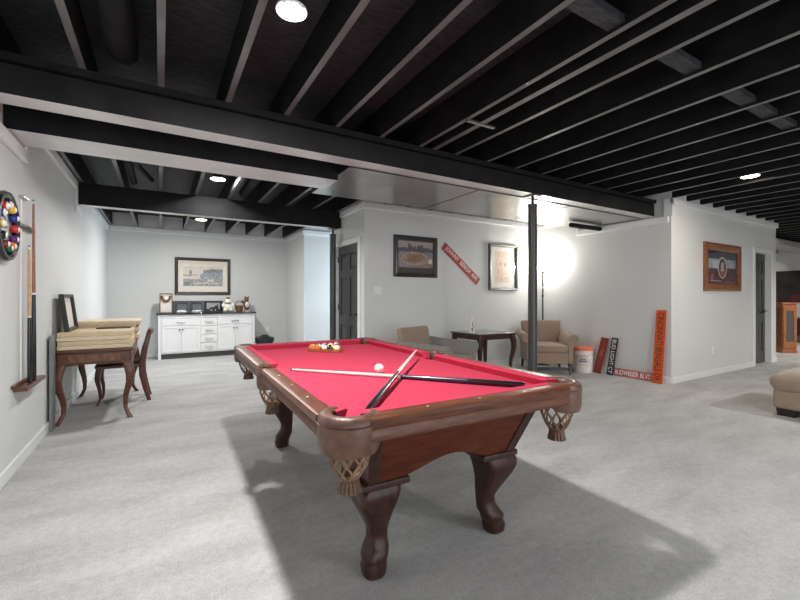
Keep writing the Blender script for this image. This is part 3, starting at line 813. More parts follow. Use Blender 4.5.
cr = wall_thing('cue_rack', 'wooden wall cue rack with a lower shelf and curved upper clip, left wall', 'cue rack', frame_of(LX, 3.96, 0, '+x'))
MB().box(-.24, .28, .545, .575, .001, .075).build('shelf', M_desk, cr, bevel=.005)
MB().box(-.29, .29, .575, .60, .001, .016).build('shelf_back', M_desk, cr, bevel=.004)
pl = [(-.23, 0)] + [(-.23 + .48 * i / 16, .018 + .018 * math.sin(PI * i / 16)) for i in range(17)] + [(.25, 0)]
MB().prism([(a, b_ + .001) for a, b_ in pl], 1.70, 1.722, 'y').build('upper_holder', M_woodd, cr, bevel=.004)
MB().box(-.10, .02, 1.91, 1.93, .001, .03).build('top_hook', M_nickel, cr, bevel=.003)
MB().box(-.075, -.06, .6, 1.91, .001, .008).build('hanging_wire', M_plate, cr)
cue('pool_cue', 'tall reddish-brown cue standing in the wall cue rack', (LX + .055, 3.99, .5755), (LX + .055, 3.975, 1.925), mat('cue_redbrown', (.30, .13, .08), .4, var=.2, scale=20), M_cueblack, M_cueblack)
cue('pool_cue', 'shorter cue with tan shaft and black butt standing in the wall cue rack', (LX + .05, 3.90, .5755), (LX + .05, 3.885, 1.575), mat('cue_tan', (.52, .33, .19), .4, var=.2, scale=20), M_cueblack, M_cueblack)

# ------------------------------------------------------------------ desk with boards
def cab_leg(mb, x, y, zt, sx, sy, w0, w1, bow, foot, mi=0):
    rings = []
    for t_ in [i / 12 for i in range(13)]:
        z = zt * (1 - t_)
        off = bow * math.sin(PI * min(1, t_ * 1.9)) * (1 if t_ < .53 else 0) - bow * .55 * math.sin(PI * max(0, (t_ - .5) / .5)) + foot * max(0, t_ - .85) / .15
        hs = w0 + (w1 - w0) * min(1, t_ * 1.25) + (.25 * w1 * max(0, t_ - .85) / .15)
        rings.append(rsq(x + sx * off, y + sy * off, z, hs, hs, .45, 3))
    return mb.loft(rings, mi)
dk = thing('writing_desk', 'worn walnut writing desk with curved legs against the left wall', 'desk', (-.545, 5.50, 0))
hx, hy = .29, .66
MB().box(-hx - .02, hx + .02, -hy - .03, hy + .03, .672, .70).build('desk_top', M_desk, dk, bevel=.008, seg=3)
for (x0, x1, y0, y1) in ((-hx, hx, -hy, -hy + .022), (-hx, hx, hy - .022, hy)):
    pts = [(x0, .672), (x0, .545)] + [(x0 + (x1 - x0) * i / 12, .530 + .028 * math.sin(PI * i / 12) ** .7) for i in range(1, 12)] + [(x1, .545), (x1, .672)]
    MB().prism(pts, y0, y1, 'y').build('apron', M_desk, dk, bevel=.003)
for (x0, x1) in ((-hx, -hx + .022), (hx - .022, hx)):
    pts = [(-hy + .022, .672), (-hy + .022, .545)] + [(-hy + .022 + (2 * hy - .044) * i / 12, .530 + .05 * math.sin(PI * i / 12) ** .7) for i in range(1, 12)] + [(hy - .022, .545), (hy - .022, .672)]
    MB().prism(pts, x0, x1, 'x').build('apron', M_desk, dk, bevel=.003)
MB().box(-.20, .20, -hy - .006, -hy + .002, .575, .655).build('carved_panel', mat('walnut_light', (.15, .06, .03), .4, var=.5, scale=25), dk, bevel=.003)
MB().box(-hx - .008, hx + .008, -hy - .01, hy + .01, .556, .568).build('moulding', M_desk, dk, bevel=.004)
for sx in (-1, 1):
    for sy in (-1, 1):
        cab_leg(MB(), sx * (hx - .035), sy * (hy - .035), .56, sx, sy, 0.044, .017, .027, .030).build('leg', M_desk, dk, smooth=60)
        MB().box(min(sx * hx, sx * (hx - .06)), max(sx * hx, sx * (hx - .06)), min(sy * (hy + .003), sy * (hy - .06)), max(sy * (hy + .003), sy * (hy - .06)), .545, .672).build('corner_block', M_desk, dk, bevel=.008)
# planks stacked on the desk
bz = .70
front = []
dxs = [(0, 0), (.004, -.004), (-.003, .003), (.002, 0)]
fl = ['pale wooden board at the bottom of the front stack on the desk', 'pale wooden board second from the bottom in the front desk stack', 'pale wooden board third from the bottom in the front desk stack', 'pale wooden board on top of the front desk stack']
for i in range(4):
    b = MB().box(-.285, .295, -.28, .28, 0, .040).build('wooden_board', M_pine if i % 2 else M_pine2, bevel=.004)
    b.location = (-.545 + dxs[i][0], 5.115 + dxs[i][1], bz + .0415 * i); tag(b, fl[i], 'board', 'boards stacked on the desk')
rl = ['bottom', 'second from the bottom', 'third from the bottom', 'fourth from the bottom', 'fifth from the bottom', 'topmost']
for i in range(6):
    b = MB().box(-.26, .30, -.30, .30, 0, .038).build('wooden_board', M_pine2 if i % 2 else M_pine, bevel=.004)
    b.location = (-.535 + (.02 if i % 2 else -.005) + (.015 if i == 5 else 0), 5.745, bz + .0395 * i)
    tag(b, 'pale wooden board, %s in the rear desk stack' % rl[i], 'board', 'boards stacked on the desk')
fr = MB().box(-.13, .17, -.07, .07, 0, .010).build('flat_frame', M_framebrn, bevel=.003); fr.location = (-.45, 5.30, bz + .1665 )
tag(fr, 'thin dark flat frame lying on the front stack of boards', 'frame')
# leaning black frame on the boards
ang = R(7)
mxl = Matrix.Translation((LX + .082, 5.16, bz + .1665)) @ Matrix.Rotation(-ang, 4, 'Y') @ Matrix(((0, 0, 1, 0), (1, 0, 0, 0), (0, 1, 0, 0), (0, 0, 0, 1))) 
lf = wall_thing('leaning_frame', 'black deep-edged frame leaning on the wall on the desk boards', 'frame', mxl)
W, H = .50, .36
mvo = Matrix.Translation((0, H / 2, 0))
fb = frame_border(W, H, .03, .04, [(0, 0), (0, .038), (.008, .042), (.03, .034), (.03, 0)]); bmesh.ops.transform(fb.bm, matrix=mvo, verts=fb.bm.verts); fb.build('frame', M_frameblk, lf, smooth=0)
MB().box(-W / 2 + .02, W / 2 - .02, .02, H - .02, .004, .012).build('backing', mat('pinkish_paper', (.66, .62, .60), .7, var=.05), lf, smooth=0)
MB().box(-W / 2 + .03, W / 2 - .03, H - .075, H - .06, .012, .0125).build('title_band', mat('grey_band', (.45, .43, .42), .7), lf, smooth=0)

# thin upright grey strip against the wall at the desk end
gb = MB().box(LX + .0175, LX + .04, 4.66, 4.795, .0005, .85).build('grey_strip', mat('plain_grey', (.20, .21, .21), .6), bevel=.003)
tag(gb, 'narrow grey strip standing against the left wall at the near end of the desk', 'plank')

# desk chair facing the desk (towards -x)
ch = thing('desk_chair', 'dark red wooden side chair tucked under the writing desk', 'chair', (-.36, 5.70, 0))
pl = [(-.24, -.17), (-.24, .17)] + [(.18, .20), (.20, .18), (.20, -.18), (.18, -.20)]
sb = MB().prism([(-.25, -.20), (.18, -.175), (.20, -.15), (.20, .15), (.18, .175), (-.25, .20), (-.27, .15), (-.28, 0), (-.27, -.15)], .40, .435); sb.build('seat', M_chairw, ch, bevel=.010, seg=3)
for sy in (-1, 1):
    cab_leg(MB(), -.225, sy * .165, .405, -1, sy * .3, .030, .013, .016, .014).build('leg', M_chairw, ch, smooth=60)
    pts = [(.245, sy * .165, 0), (.205, sy * .163, .15), (.175, sy * .16, .30), (.172, sy * .16, .42), (.195, sy * .165, .58), (.225, sy * .17, .70), (.24, sy * .165, .79)]
    rings = [rsq(p[0], p[1], p[2], h_ * 1.15, h_, .4, 3) for p, h_ in zip(pts, (.018, .022, .026, .028, .026, .023, .019))]
    MB().loft(rings).build('leg', M_chairw, ch, smooth=60)
crp = [(.240, -.19, .755), (.248, -.17, .80), (.256, -.09, .785), (.262, 0, .80), (.256, .09, .785), (.248, .17, .80), (.240, .19, .755)]
MB().tube([(p[0], p[1], p[2]) for p in crp], [.014, .026, .028, .032, .028, .026, .014], 10).build('crest_rail', M_chairw, ch)
MB().loft([[(xx + .008, -w_, z), (xx + .008, w_, z), (xx - .008, w_, z), (xx - .008, -w_, z)] for xx, w_, z in ((.178, .05, .435), (.19, .075, .55), (.215, .045, .66), (.245, .06, .785))]).build('back_splat', M_chairw, ch, smooth=60)
MB().box(-.26, .18, -.16, .16, .435, .448).build('cushion_pad', mat('brown_seat', (.06, .022, .016), .5), ch, bevel=.008)

# ------------------------------------------------------------------ white cabinet on the back wall
CX0, CX1, CY0, CY1 = -.045, 1.715, 8.93, BK - .02
kc = thing('storage_cabinet', 'long white storage cabinet with drawers and doors against the back wall', 'cabinet', ((CX0 + CX1) / 2, CY0, 0))
hw = (CX1 - CX0) / 2; dp = CY1 - CY0
m = MB(); m.box(-hw, hw, .02, dp, .10, .855)
m.build('body', M_cab, kc, smooth=0, bevel=.003)
for sx in (-1, 1):
    MB().box(min(sx * hw, sx * (hw - .05)), max(sx * hw, sx * (hw - .05)), 0, .05, 0, .855).build('leg', M_cab, kc, bevel=.003)
    MB().box(min(sx * hw, sx * (hw - .05)), max(sx * hw, sx * (hw - .05)), dp - .05, dp, 0, .10).build('leg', M_cab, kc, bevel=.003)
MB().box(-hw + .05, hw - .05, .0, .02, .79, .855).build('face_rail', M_cab, kc, bevel=.003)
MB().box(-hw + .05, hw - .05, .04, .06, .0, .10).build('toe_shadow_strip', mat('toe_shadow', (.06, .055, .05), .6), kc)  # dark strip painted as the shadow under the cabinet
def shaker(x0, x1, z0, z1, name, pull):
    b = MB(); fw = .045
    b.box(x0, x1, .008, .020, z0, z1)
    b.box(x0, x0 + fw, -.002, .008, z0, z1); b.box(x1 - fw, x1, -.002, .008, z0, z1); b.box(x0 + fw, x1 - fw, -.002, .008, z0, z0 + fw); b.box(x0 + fw, x1 - fw, -.002, .008, z1 - fw, z1)
    o = b.build(name, M_cab, kc, bevel=.002, smooth=0)
    if pull == 'bar':
        p = MB(); xc, zc = (x0 + x1) / 2, (z0 + z1) / 2
        p.tube([(xc - .06, -.002, zc), (xc - .055, -.028, zc), (xc + .055, -.028, zc), (xc + .06, -.002, zc)], .008, 8)
        p.box(xc - .07, xc + .07, -.006, -.002, zc - .012, zc + .012)
        p.build('pull', M_nickel, o)
    else:
        p = MB(); xc = x1 - .025 if pull == 'r' else x0 + .025
        p.lathe([(.006, 0), (.006, .012), (.014, .018), (.014, .026), (.008, .03)], 12, mx=Matrix.Translation((xc, -.002, z1 - .07)) @ Matrix.Rotation(PI / 2, 4, 'X'))
        p.build('knob', M_dkmetal, o)
def flat(x0, x1, z0, z1):
    o = MB().box(x0, x1, -.002, .018, z0, z1).build('drawer', M_cab, kc, bevel=.004, smooth=0)
    p = MB(); xc, zc = (x0 + x1) / 2, (z0 + z1) / 2
    p.tube([(xc - .06, -.002, zc), (xc - .055, -.028, zc), (xc + .055, -.028, zc), (xc + .06, -.002, zc)], .008, 8); p.box(xc - .07, xc + .07, -.006, -.002, zc - .012, zc + .012)
    p.build('pull', M_nickel, o)
L0 = -hw + .055; R0 = hw - .055; ma, mb_ = -.15, .15
flat(L0, ma - .012, .645, .785); flat(mb_ + .012, R0, .645, .785)
for i in range(4): flat(ma, mb_, .125 + .167 * i, .28 + .167 * i)
w_ = (ma - .012 - L0) / 2
shaker(L0, L0 + w_ - .003, .125, .635, 'door', 'r'); shaker(L0 + w_ + .003, ma - .012, .125, .635, 'door', 'l')
w_ = (R0 - mb_ - .012) / 2
shaker(mb_ + .012, mb_ + .012 + w_ - .003, .125, .635, 'door', 'r'); shaker(mb_ + .012 + w_ + .003, R0, .125, .635, 'door', 'l')
ct = MB().box(-hw - .03, hw + .03, -.03, dp + .015, .8555, .885).build('countertop', M_stone, bevel=.005); ct.location = ((CX0 + CX1) / 2, CY0, 0)
tag(ct, 'dark stone countertop lying on the white cabinet', 'countertop')
CTZ = .8855
# boxed calendar / ornament
bx_ = thing('ornament_box', 'upright beige box with a bear-shaped brown bow on the left end of the countertop', 'box', (.09, 9.06, CTZ))
MB().box(-.11, .11, 0, .10, 0, .385).build('box', M_paper, bx_, bevel=.004)
frame_border(.22, .385, .015, .01, [(0, 0), (0, .008), (.015, .008), (.015, 0)]).build('edge', mat('brown_edge', (.14, .075, .045), .6), bx_, loc=(0, -.001, .1925), rot=(PI / 2, 0, 0))
bw = MB(); bw.tube([(-.075, -.015, .34), (-.06, -.02, .28), (-.02, -.025, .235), (.02, -.025, .235), (.06, -.02, .28), (.075, -.015, .34)], [.018, .02, .022, .022, .02, .018], 8)
bw.build('garland', mat('garland', (.14, .06, .04), .7, var=.5, scale=60), bx_)
MB().sphere((0, -.02, .285), .045, 12, sc=(1, .5, .9)).build('bear_face', M_bearw, bx_)
MB().box(-.09, .09, -.0035, -.002, .03, .20).build('calendar_sheet', mat('sheet', (.78, .72, .68), .7, var=.12, scale=90), bx_)
# metal serving trays
for tx_, tl in ((.37, 'left of the two steel trays standing at the back of the countertop'), (.64, 'right of the two steel trays standing at the back of the countertop')):
    ty = thing('steel_tray', tl, 'tray', (tx_, 9.33, CTZ))
    b = MB(); rings = []
    for q_, y_ in ((0, 0), (0, -.02), (.016, -.022), (.03, -.008), (.06, -.006)):
        rings.append(rsq(0, 0, y_, .13 - q_, .11 - q_, .35, 4))
    b.loft([[(p[0], p[2], p[1] + .11) for p in r_] for r_ in rings]); b.build('dish', M_steel, ty, smooth=50)
# dark backsplash ledge behind
bs = MB().box(.18, 1.14, 9.345, 9.36, CTZ, CTZ + .235).build('backsplash_board', mat('dark_backing', (.05, .052, .056), .25), bevel=.003)
tag(bs, 'long dark backing board standing behind the trays on the countertop', 'board')
# small black and white photo
sp = thing('small_photo', 'small dark-framed black and white photo standing on the countertop', 'picture', (.945, 9.25, CTZ))
frame_border(.29, .215, .02, .012, [(0, 0), (0, .012), (.02, .010), (.02, 0)]).build('frame', M_frameblk, sp, loc=(0, 0, .1075), rot=(PI / 2, 0, 0), smooth=0)
gsky = c('bw_sky', .42, .42, .44, var=.2, scale=8); gdk = c('bw_dark', .035, .035, .04, var=.4); glt = c('bw_light', .5, .5, .5)
art('print', sp, [(gsky, rect(-.126, .126, -.09, .09)), (gdk, rect(-.126, .126, -.09, -.045)), (gdk, [(-.08, -.05), (.10, -.05), (.10, .02), (.04, .03), (.02, 0), (-.06, -.01)]), (gdk, rect(.07, .09, .0, .06)), (glt, rect(-.05, -.02, -.075, -.05)), (glt, rect(.03, .05, -.08, -.05))], Matrix.Translation((0, -.004, .1075)) @ Matrix.Rotation(PI / 2, 4, 'X'))
MB().box(-.145, .145, .0, .006, 0, .215).build('backing', M_frameblk, sp)
# white bear figurine
bf = thing('bear_figurine', 'white bear figurine with brown cap and ribbon on the countertop', 'figurine', (1.205, 9.06, CTZ))
b = MB(); b.sphere((0, 0, .10), .095, 16, sc=(1, .85, 1.05)); b.sphere((0, -.01, .225), .062, 16, sc=(1.1, .95, .95))
for sx in (-1, 1):
    b.sphere((sx * .058, -.055, .045), .045, 12, sc=(.9, 1.2, .95)); b.sphere((sx * .09, -.03, .14), .034, 12, sc=(1, 1, 1.5)); b.sphere((sx * .045, 0, .278), .02, 10)
b.sphere((0, -.065, .215), .026, 10, sc=(1.1, 1, .8)); b.build('body', M_bearw, bf, smooth=80)
MB().lathe([(.045, .275), (.05, .283), (.036, .305), (.0, .312)], 14, cap=False).build('cap', M_bearb, bf)
MB().lathe([(.06, .165), (.066, .172), (.06, .18)], 16).build('ribbon', M_bearb, bf)
# wicker basket with a toy bear
wb = thing('wicker_basket', 'small brown wicker basket on the right end of the countertop', 'basket', (1.43, 9.08, CTZ))
MB().lathe([(.055, 0), (.075, .05), (.085, .13), (.09, .135), (.08, .132), (.07, .05), (.05, .012), (0, .012)], 20, cap=False).build('body', M_wicker, wb)
MB().tube([(.085 * math.cos(a), 0, .13 + .10 * math.sin(a)) for a in [PI * i / 12 for i in range(13)]], .008, 8).build('handle', M_wicker, wb)
cv = thing('bronze_figurine', 'brown and white rearing bear figurine leaning over the basket on the countertop', 'figurine', (1.60, 9.18, CTZ))
b = MB(); b.lathe([(.065, 0), (.065, .025), (.05, .03)], 18); b.build('base', M_bearw, cv)
b = MB(); b.sphere((0, 0, .13), .07, 14, sc=(.9, .8, 1.5)); b.sphere((-.01, -.015, .265), .052, 14); b.sphere((-.03, -.055, .255), .022, 10); b.tube([(-.04, -.02, .19), (-.08, -.05, .20), (-.10, -.06, .235)], [.026, .022, .018], 10)
for sx in (-1, 1): b.sphere((sx * .035, 0, .318), .016, 8)
b.build('body', mat('brown_gloss', (.20, .09, .055), .25, var=.5, scale=22), cv, smooth=80)
MB().sphere((.0, -.035, .15), .045, 12, sc=(1, .8, 1.5)).build('belly', M_bearw, cv)

# black bag / cooler beside the cabinet
bg = thing('black_bin', 'black handled bin on the floor at the right of the white cabinet', 'bin', (1.93, 8.98, 0))
MB().box(-.15, .15, -.13, .13, .0, .27).build('body', mat('bin_black', (.014, .016, .018), .4), bg, bevel=.02)
MB().prism([(-.17, .24), (.17, .24), (.17, .34), (.10, .325), (.03, .36), (-.03, .36), (-.17, .325)], -.14, .14, 'y').build('lid', mat('bin_lid', (.012, .014, .014), .3), bg, bevel=.012)
MB().tube([(-.10, 0, .33), (-.05, 0, .375), (.05, 0, .375), (.10, 0, .33)], .012, 8).build('handle', M_dkmetal, bg)

# ------------------------------------------------------------------ armchairs
def armchair(label, loc, face, body, inner):
    """face: direction angle the chair looks at; local chair faces -Y"""
    o = thing('armchair', label, 'armchair', loc, face + PI / 2, 'tan armchairs')
    # seat deck with shaped front apron
    pts = [(-.29, .17), (-.24, .155), (-.12, .165), (0, .150), (.12, .165), (.24, .155), (.29, .17), (.29, .33), (-.29, .33)]
    MB().prism(pts, -.36, .30, 'y').build('seat_base', body, o, bevel=.012, seg=3)
    MB().box(-.275, .275, -.375, .22, .33, .445).build('seat_cushion', inner, o, bevel=.035, seg=4)
    # back
    rings = []
    for z, y0, th, hw_ in ((.17, .24, .12, .30), (.40, .25, .13, .30), (.60, .285, .14, .305), (.74, .325, .12, .325), (.785, .345, .085, .32), (.80, .355, .04, .30)):
        rings.append(rsq(0, y0 + th / 2, z, hw_, th / 2, .55, 4))
    MB().loft(rings).build('backrest', inner, o, smooth=60)
    for sx in (-1, 1):
        # scrolled arm: profile in x/z swept from front to back
        prof = [(.275, .17), (.275, .45), (.285, .535), (.305, .585)]
        prof += [(.368 + .068 * math.cos(a), .560 + .062 * math.sin(a)) for a in [PI * .80 - i * (PI * 1.35) / 9 for i in range(10)]]
        prof += [(.355, .49), (.345, .40), (.345, .17)]
        rings = []
        for y_, dz, sc in ((-.375, -.012, .97), (-.36, 0, 1), (-.1, .012, 1), (.15, .03, 1), (.30, .06, .98), (.36, .06, .8)):
            rings.append([(sx * (.315 + (p[0] - .315) * sc), y_, .17 + (p[1] - .17) * (1 + dz)) for p in prof])
        a = MB().loft(rings).build('arm', body, o, smooth=45, bevel=.006)
    for sx in (-1, 1):
        for sy, y_ in ((-1, -.33), (1, .32)):
            rings = [rsq(sx * (.30 + .01 * t_), y_ + sy * .035 * t_ * t_, .175 * (1 - t_), .026 - .009 * t_, .026 - .009 * t_, .3, 3) for t_ in (0, .35, .7, 1)]
            MB().loft(rings).build('leg', M_legdk, o, smooth=40)
    return o
armchair('tan scroll-arm armchair in the corner behind the black post, facing the room', (5.42, 4.47, 0), math.atan2(-.78, -.63), M_tan, M_tan)
armchair('tan armchair with shade-grey sides, mostly hidden behind the pool table, left of the side table', (3.07, 4.22, 0), math.atan2(-.92, .39), M_tan_shade, M_tan)

# ------------------------------------------------------------------ side table
st = thing('side_table', 'dark wood side table with curved front legs between the two armchairs', 'side table', (4.24, 4.66, 0))
ax, ay = .345, .32
pl = []
MB().box(-ax - .02, ax + .02, -ay - .02, ay + .02, .645, .668).build('table_top', mat('dark_table_top', (.055, .026, .018), .16, var=.3, scale=6, coat=.5), st, bevel=.010, seg=3)
m = MB(); m.box(-ax + .02, ax - .02, -ay + .02, -ay + .04, .575, .645); m.box(-ax + .02, ax - .02, ay - .04, ay - .02, .575, .645); m.box(-ax + .02, -ax + .04, -ay + .04, ay - .04, .575, .645); m.box(ax - .04, ax - .02, -ay + .04, ay - .04, .575, .645)
m.build('apron', M_woodd, st, bevel=.003)
for sx in (-1, 1):
    cab_leg(MB(), sx * (ax - .03), -ay + .03, .645, sx, -1, .040, .017, .022, .022).build('leg', M_woodd, st, smooth=60)
    rings = [rsq(sx * (ax - .03), ay - .03, z, h_, h_, .3, 3) for z, h_ in ((0, .017), (.3, .026), (.645, .034))]
    MB().loft(rings).build('leg', M_woodd, st, smooth=40)
fg = thing('white_figurine', 'small white and black bottle-shaped figurine standing on the side table', 'figurine', (4.02, 4.66, .6685))
MB().lathe([(.045, 0), (.048, .02), (.045, .10), (.04, .16), (.028, .20), (.016, .225), (.012, .26), (0, .265)], 18, cap=True).build('body', M_bearw, fg)
for (x_, z_, w_, h_) in ((-.022, .05, .022, .07), (.012, .09, .016, .05), (-.01, .14, .02, .03), (.008, .18, .012, .03), (-.018, .11, .014, .03)):
    MB().sphere((x_, -.037 + (.012 if z_ > .15 else 0), z_), 1, 10, sc=(w_ / 2, .012, h_ / 2)).build('dark_patch', mat('glaze_black', (.03, .022, .02), .3), fg)

# ------------------------------------------------------------------ floor lamp
lp = thing('floor_lamp', 'lit torchiere floor lamp with black pole in the corner behind the armchair', 'floor lamp', (5.87, 4.89, 0))
MB().lathe([(.13, 0), (.13, .012), (.05, .03), (.018, .045)], 28).build('base', M_dkmetal, lp)
MB().lathe([(.013, .04), (.013, 1.20), (.019, 1.205), (.019, 1.235), (.013, 1.24), (.013, 1.62), (.024, 1.63), (.024, 1.655), (.012, 1.67)], 16).build('pole', M_dkmetal, lp)
MB().lathe([(.02, 1.67), (.05, 1.683), (.095, 1.71), (.125, 1.745), (.121, 1.745), (.09, 1.716), (.045, 1.692), (.0, 1.685)], 32, cap=False).build('lamp_shade', M_bowl, lp)
MB().lathe([(.008, 1.35), (.008, 1.39)], 8, (-.02, -.02, 0)).build('switch', M_nickel, lp)

# ------------------------------------------------------------------ bucket
bu = thing('plastic_bucket', 'white plastic bucket with salmon lid beside the tan armchair', 'bucket', (5.83, 4.06, 0))
MB().lathe([(.130, 0), (.134, .01), (.146, .35), (.150, .352), (.150, .375)], 32).build('body', M_bucket, bu, smooth=40)
MB().lathe([(.156, .352), (.158, .36), (.158, .392), (.150, .40), (.06, .402), (0, .402)], 32, cap=False).build('lid', M_bucketlid, bu, smooth=40)
# printed label facing the camera
ca = math.atan2(-4.06, -5.83)
b = MB()
def patch(bm_, a0, a1, z0, z1, mi, k=0):
    n_ = 10; vv = []
    for z in (z0, z1):
        vv.append([bm_.bm.verts.new(((.1315 + .014 * z / .35 + .0012 + k * .0006) * math.cos(ca + a0 + (a1 - a0) * i / n_), (.1315 + .014 * z / .35 + .0012 + k * .0006) * math.sin(ca + a0 + (a1 - a0) * i / n_), z)) for i in range(n_ + 1)])
    for i in range(n_): bm_._f([vv[0][i], vv[0][i + 1], vv[1][i + 1], vv[1][i]], mi)
patch(b, -.75, .75, .09, .28, 0); patch(b, -.62, .62, .11, .26, 1, 1); patch(b, -.45, .45, .17, .20, 2, 2); patch(b, -.30, .30, .205, .225, 2, 2); patch(b, -.5, .5, .13, .14, 0, 2)
b.build('printed_label', [mat('label_pink', (.72, .35, .28), .5), mat('label_pale', (.78, .70, .66), .5), mat('label_grey', (.22, .24, .28), .5)], bu)
MB().tube([(.155 * math.cos(a), .155 * math.sin(a), .33 - .10 * math.sin(PI * i / 16)) for i, a in enumerate([ca - PI / 2 + PI * i / 16 for i in range(17)])], .003, 6).build('bail_handle', M_nickel, bu)

# ------------------------------------------------------------------ signs
def sign(label, mx, W, H, base, body, ink, border=None, tw=.9, th=.55, bold=0.0, flip=False):
    o = wall_thing('street_sign', label, 'sign', mx)
    MB().box(-W / 2, W / 2, -H / 2, H / 2, 0, .008).build('plate', base, o, bevel=.002)
    if border:
        frame_border(W - .012, H - .012, .006, .001, [(0, .008), (0, .0092), (.006, .0092), (.006, .008)]).build('border', border, o, smooth=0)
    if body: text('lettering', body, ink, o, W * tw, H * th, Matrix.Translation((0, 0, .0092)), .0016, bold)
    return o
# diagonal red sign on the centre wall
a = math.atan2(1.456 - 2.03, 4.652 - 3.911)
sign('red street sign with white letters hanging diagonally on the centre wall', frame_of(4.282, AB - .002, 1.743, '-y') @ Matrix.Rotation(a, 4, 'Z'), .94, .135, M_red, 'JOHNNY  BENCH  AVE', M_white, None, .88, .68, .012)
def lean(y, W, H, dx, rot):
    """sign leaning on the recess wall: local Y goes up; dx = foot distance from the wall"""
    tl = math.asin(min(.9, dx / H))
    return Matrix.Translation((BC - .0185 - .002 - dx, y, 0.001)) @ Matrix.Rotation(tl, 4, 'Y') @ Matrix(((0, 0, -1, 0), (-1, 0, 0, 0), (0, 1, 0, 0), (0, 0, 0, 1))) @ Matrix.Rotation(rot, 4, 'Z') @ Matrix.Translation((0, H / 2, 0))
# vertical signs read downwards
def vsign(label, y, Wd, Hh, dx, rot, *args, **kw):
    return sign(label, lean(y, Wd, Hh, dx, rot) @ Matrix.Rotation(-PI / 2, 4, 'Z'), Hh, Wd, *args, **kw)
vsign('tall orange street sign with dark letters leaning at the right corner', 2.985, .135, 1.02, .12, 0, M_orange, 'CINCINNATI BENGALS DR', M_inkblk, mat('sign_edge', (.52, .05, .02), .5), tw=.93, th=.62)
vsign('short navy street sign with white letters leaning on the wall', 3.685, .105, .575, .10, R(-3), M_navy, 'BUD LIGHT CT', M_white, None, tw=.90, th=.58, bold=.004)
o = vsign('short dark red street sign leaning on the wall beside the bucket', 3.885, .13, .57, .12, R(-7), M_dkred, None, None, mat('sign_edge2', (.32, .05, .04), .5))
# worn unreadable letters on the dark red sign: uneven blocks
b = MB()
random.seed(11)
xx = -.235
for i in range(11):
    w_ = random.uniform(.022, .036)
    mi = 0 if i in (3, 4, 5, 6) else 1
    b.box(xx, xx + w_ * .3, -.03, .03, .008, .0095, mi); b.box(xx + w_ * .3, xx + w_, .014 if i % 2 else -.004, .03 if i % 2 else .010, .008, .0095, mi)
    if i % 3: b.box(xx + w_ * .72, xx + w_, -.03, .02, .008, .0095, mi)
    xx += w_ + (.016 if i in (0, 6) else .008)
b.build('worn_lettering', [M_pinkish, mat('sign_faded', (.30, .065, .05), .5)], o, smooth=0)
sign('long red street sign with white letters lying along the baseboard', Matrix.Translation((BC - .0185 - .055, 3.365, .001)) @ Matrix.Rotation(R(-12) * -1, 4, 'Y') @ Matrix(((0, 0, -1, 0), (-1, 0, 0, 0), (0, 1, 0, 0), (0, 0, 0, 1))) @ Matrix.Translation((0, .058, 0)), .575, .115, M_red, 'BUDWEISER BLVD', M_white, mat('sign_edge3', (.62, .30, .26), .5), .92, .62, .014)

# ------------------------------------------------------------------ right side furniture
ot = thing('ottoman', 'taupe upholstered ottoman with pillow top at the right edge', 'ottoman', (5.86, 1.09, 0))
MB().box(-.49, .49, -.51, .51, .075, .27).build('base', M_otto, ot, bevel=.03, seg=4)
rings = []
for z, q_ in ((.262, -.005), (.275, -.02), (.31, -.035), (.36, -.035), (.40, -.015), (.43, .03), (.447, .10), (.452, .2)):
    rings.append(rsq(0, 0, z, .49 - q_, .51 - q_, .18, 5))
MB().loft(rings).build('cushion', M_otto, ot, smooth=70)
for sx in (-1, 1):
    for sy in (-1, 1):
        x0, x1 = sorted((sx * .47, sx * .33)); y0, y1 = sorted((sy * .49, sy * .33))
        MB().loft([rsq((x0 + x1) / 2, (y0 + y1) / 2, z, (x1 - x0) / 2 * k_, (y1 - y0) / 2 * k_, .2, 2) for z, k_ in ((0, .9), (.08, 1))]).build('leg', M_legdk, ot, smooth=30)

wc = thing('curio_cabinet', 'orange wood cabinet with glass front past the right wall end', 'cabinet', (11.66, 3.28, 0), R(-30))
MB().box(-.15, .15, -.13, .13, .04, 1.04).build('body', M_cedar, wc, bevel=.006)
MB().box(-.17, .17, -.15, .15, 1.04, 1.08).build('top', M_cedar, wc, bevel=.01)
MB().box(-.165, .165, -.145, .145, .0, .06).build('plinth', M_cedar, wc, bevel=.008)
d_ = MB(); d_.box(-.145, -.085, -.148, -.13, .10, 1.0); d_.box(.085, .145, -.148, -.13, .10, 1.0); d_.box(-.085, .085, -.148, -.13, .10, .24); d_.box(-.085, .085, -.148, -.13, .90, 1.0)
dd = d_.build('door', M_cedar, wc, bevel=.004)
MB().box(-.085, .085, -.140, -.134, .24, .90).build('glass_pane', M_smoke, dd)
MB().lathe([(.008, 0), (.014, .015), (.0, .02)], 10, mx=Matrix.Translation((.115, -.148, .55)) @ Matrix.Rotation(PI / 2, 4, 'X')).build('knob', M_nickel, dd)
MB().box(-.154, -.15, -.10, .10, .12, .98).build('shaded_side', M_cedar_shade, wc)

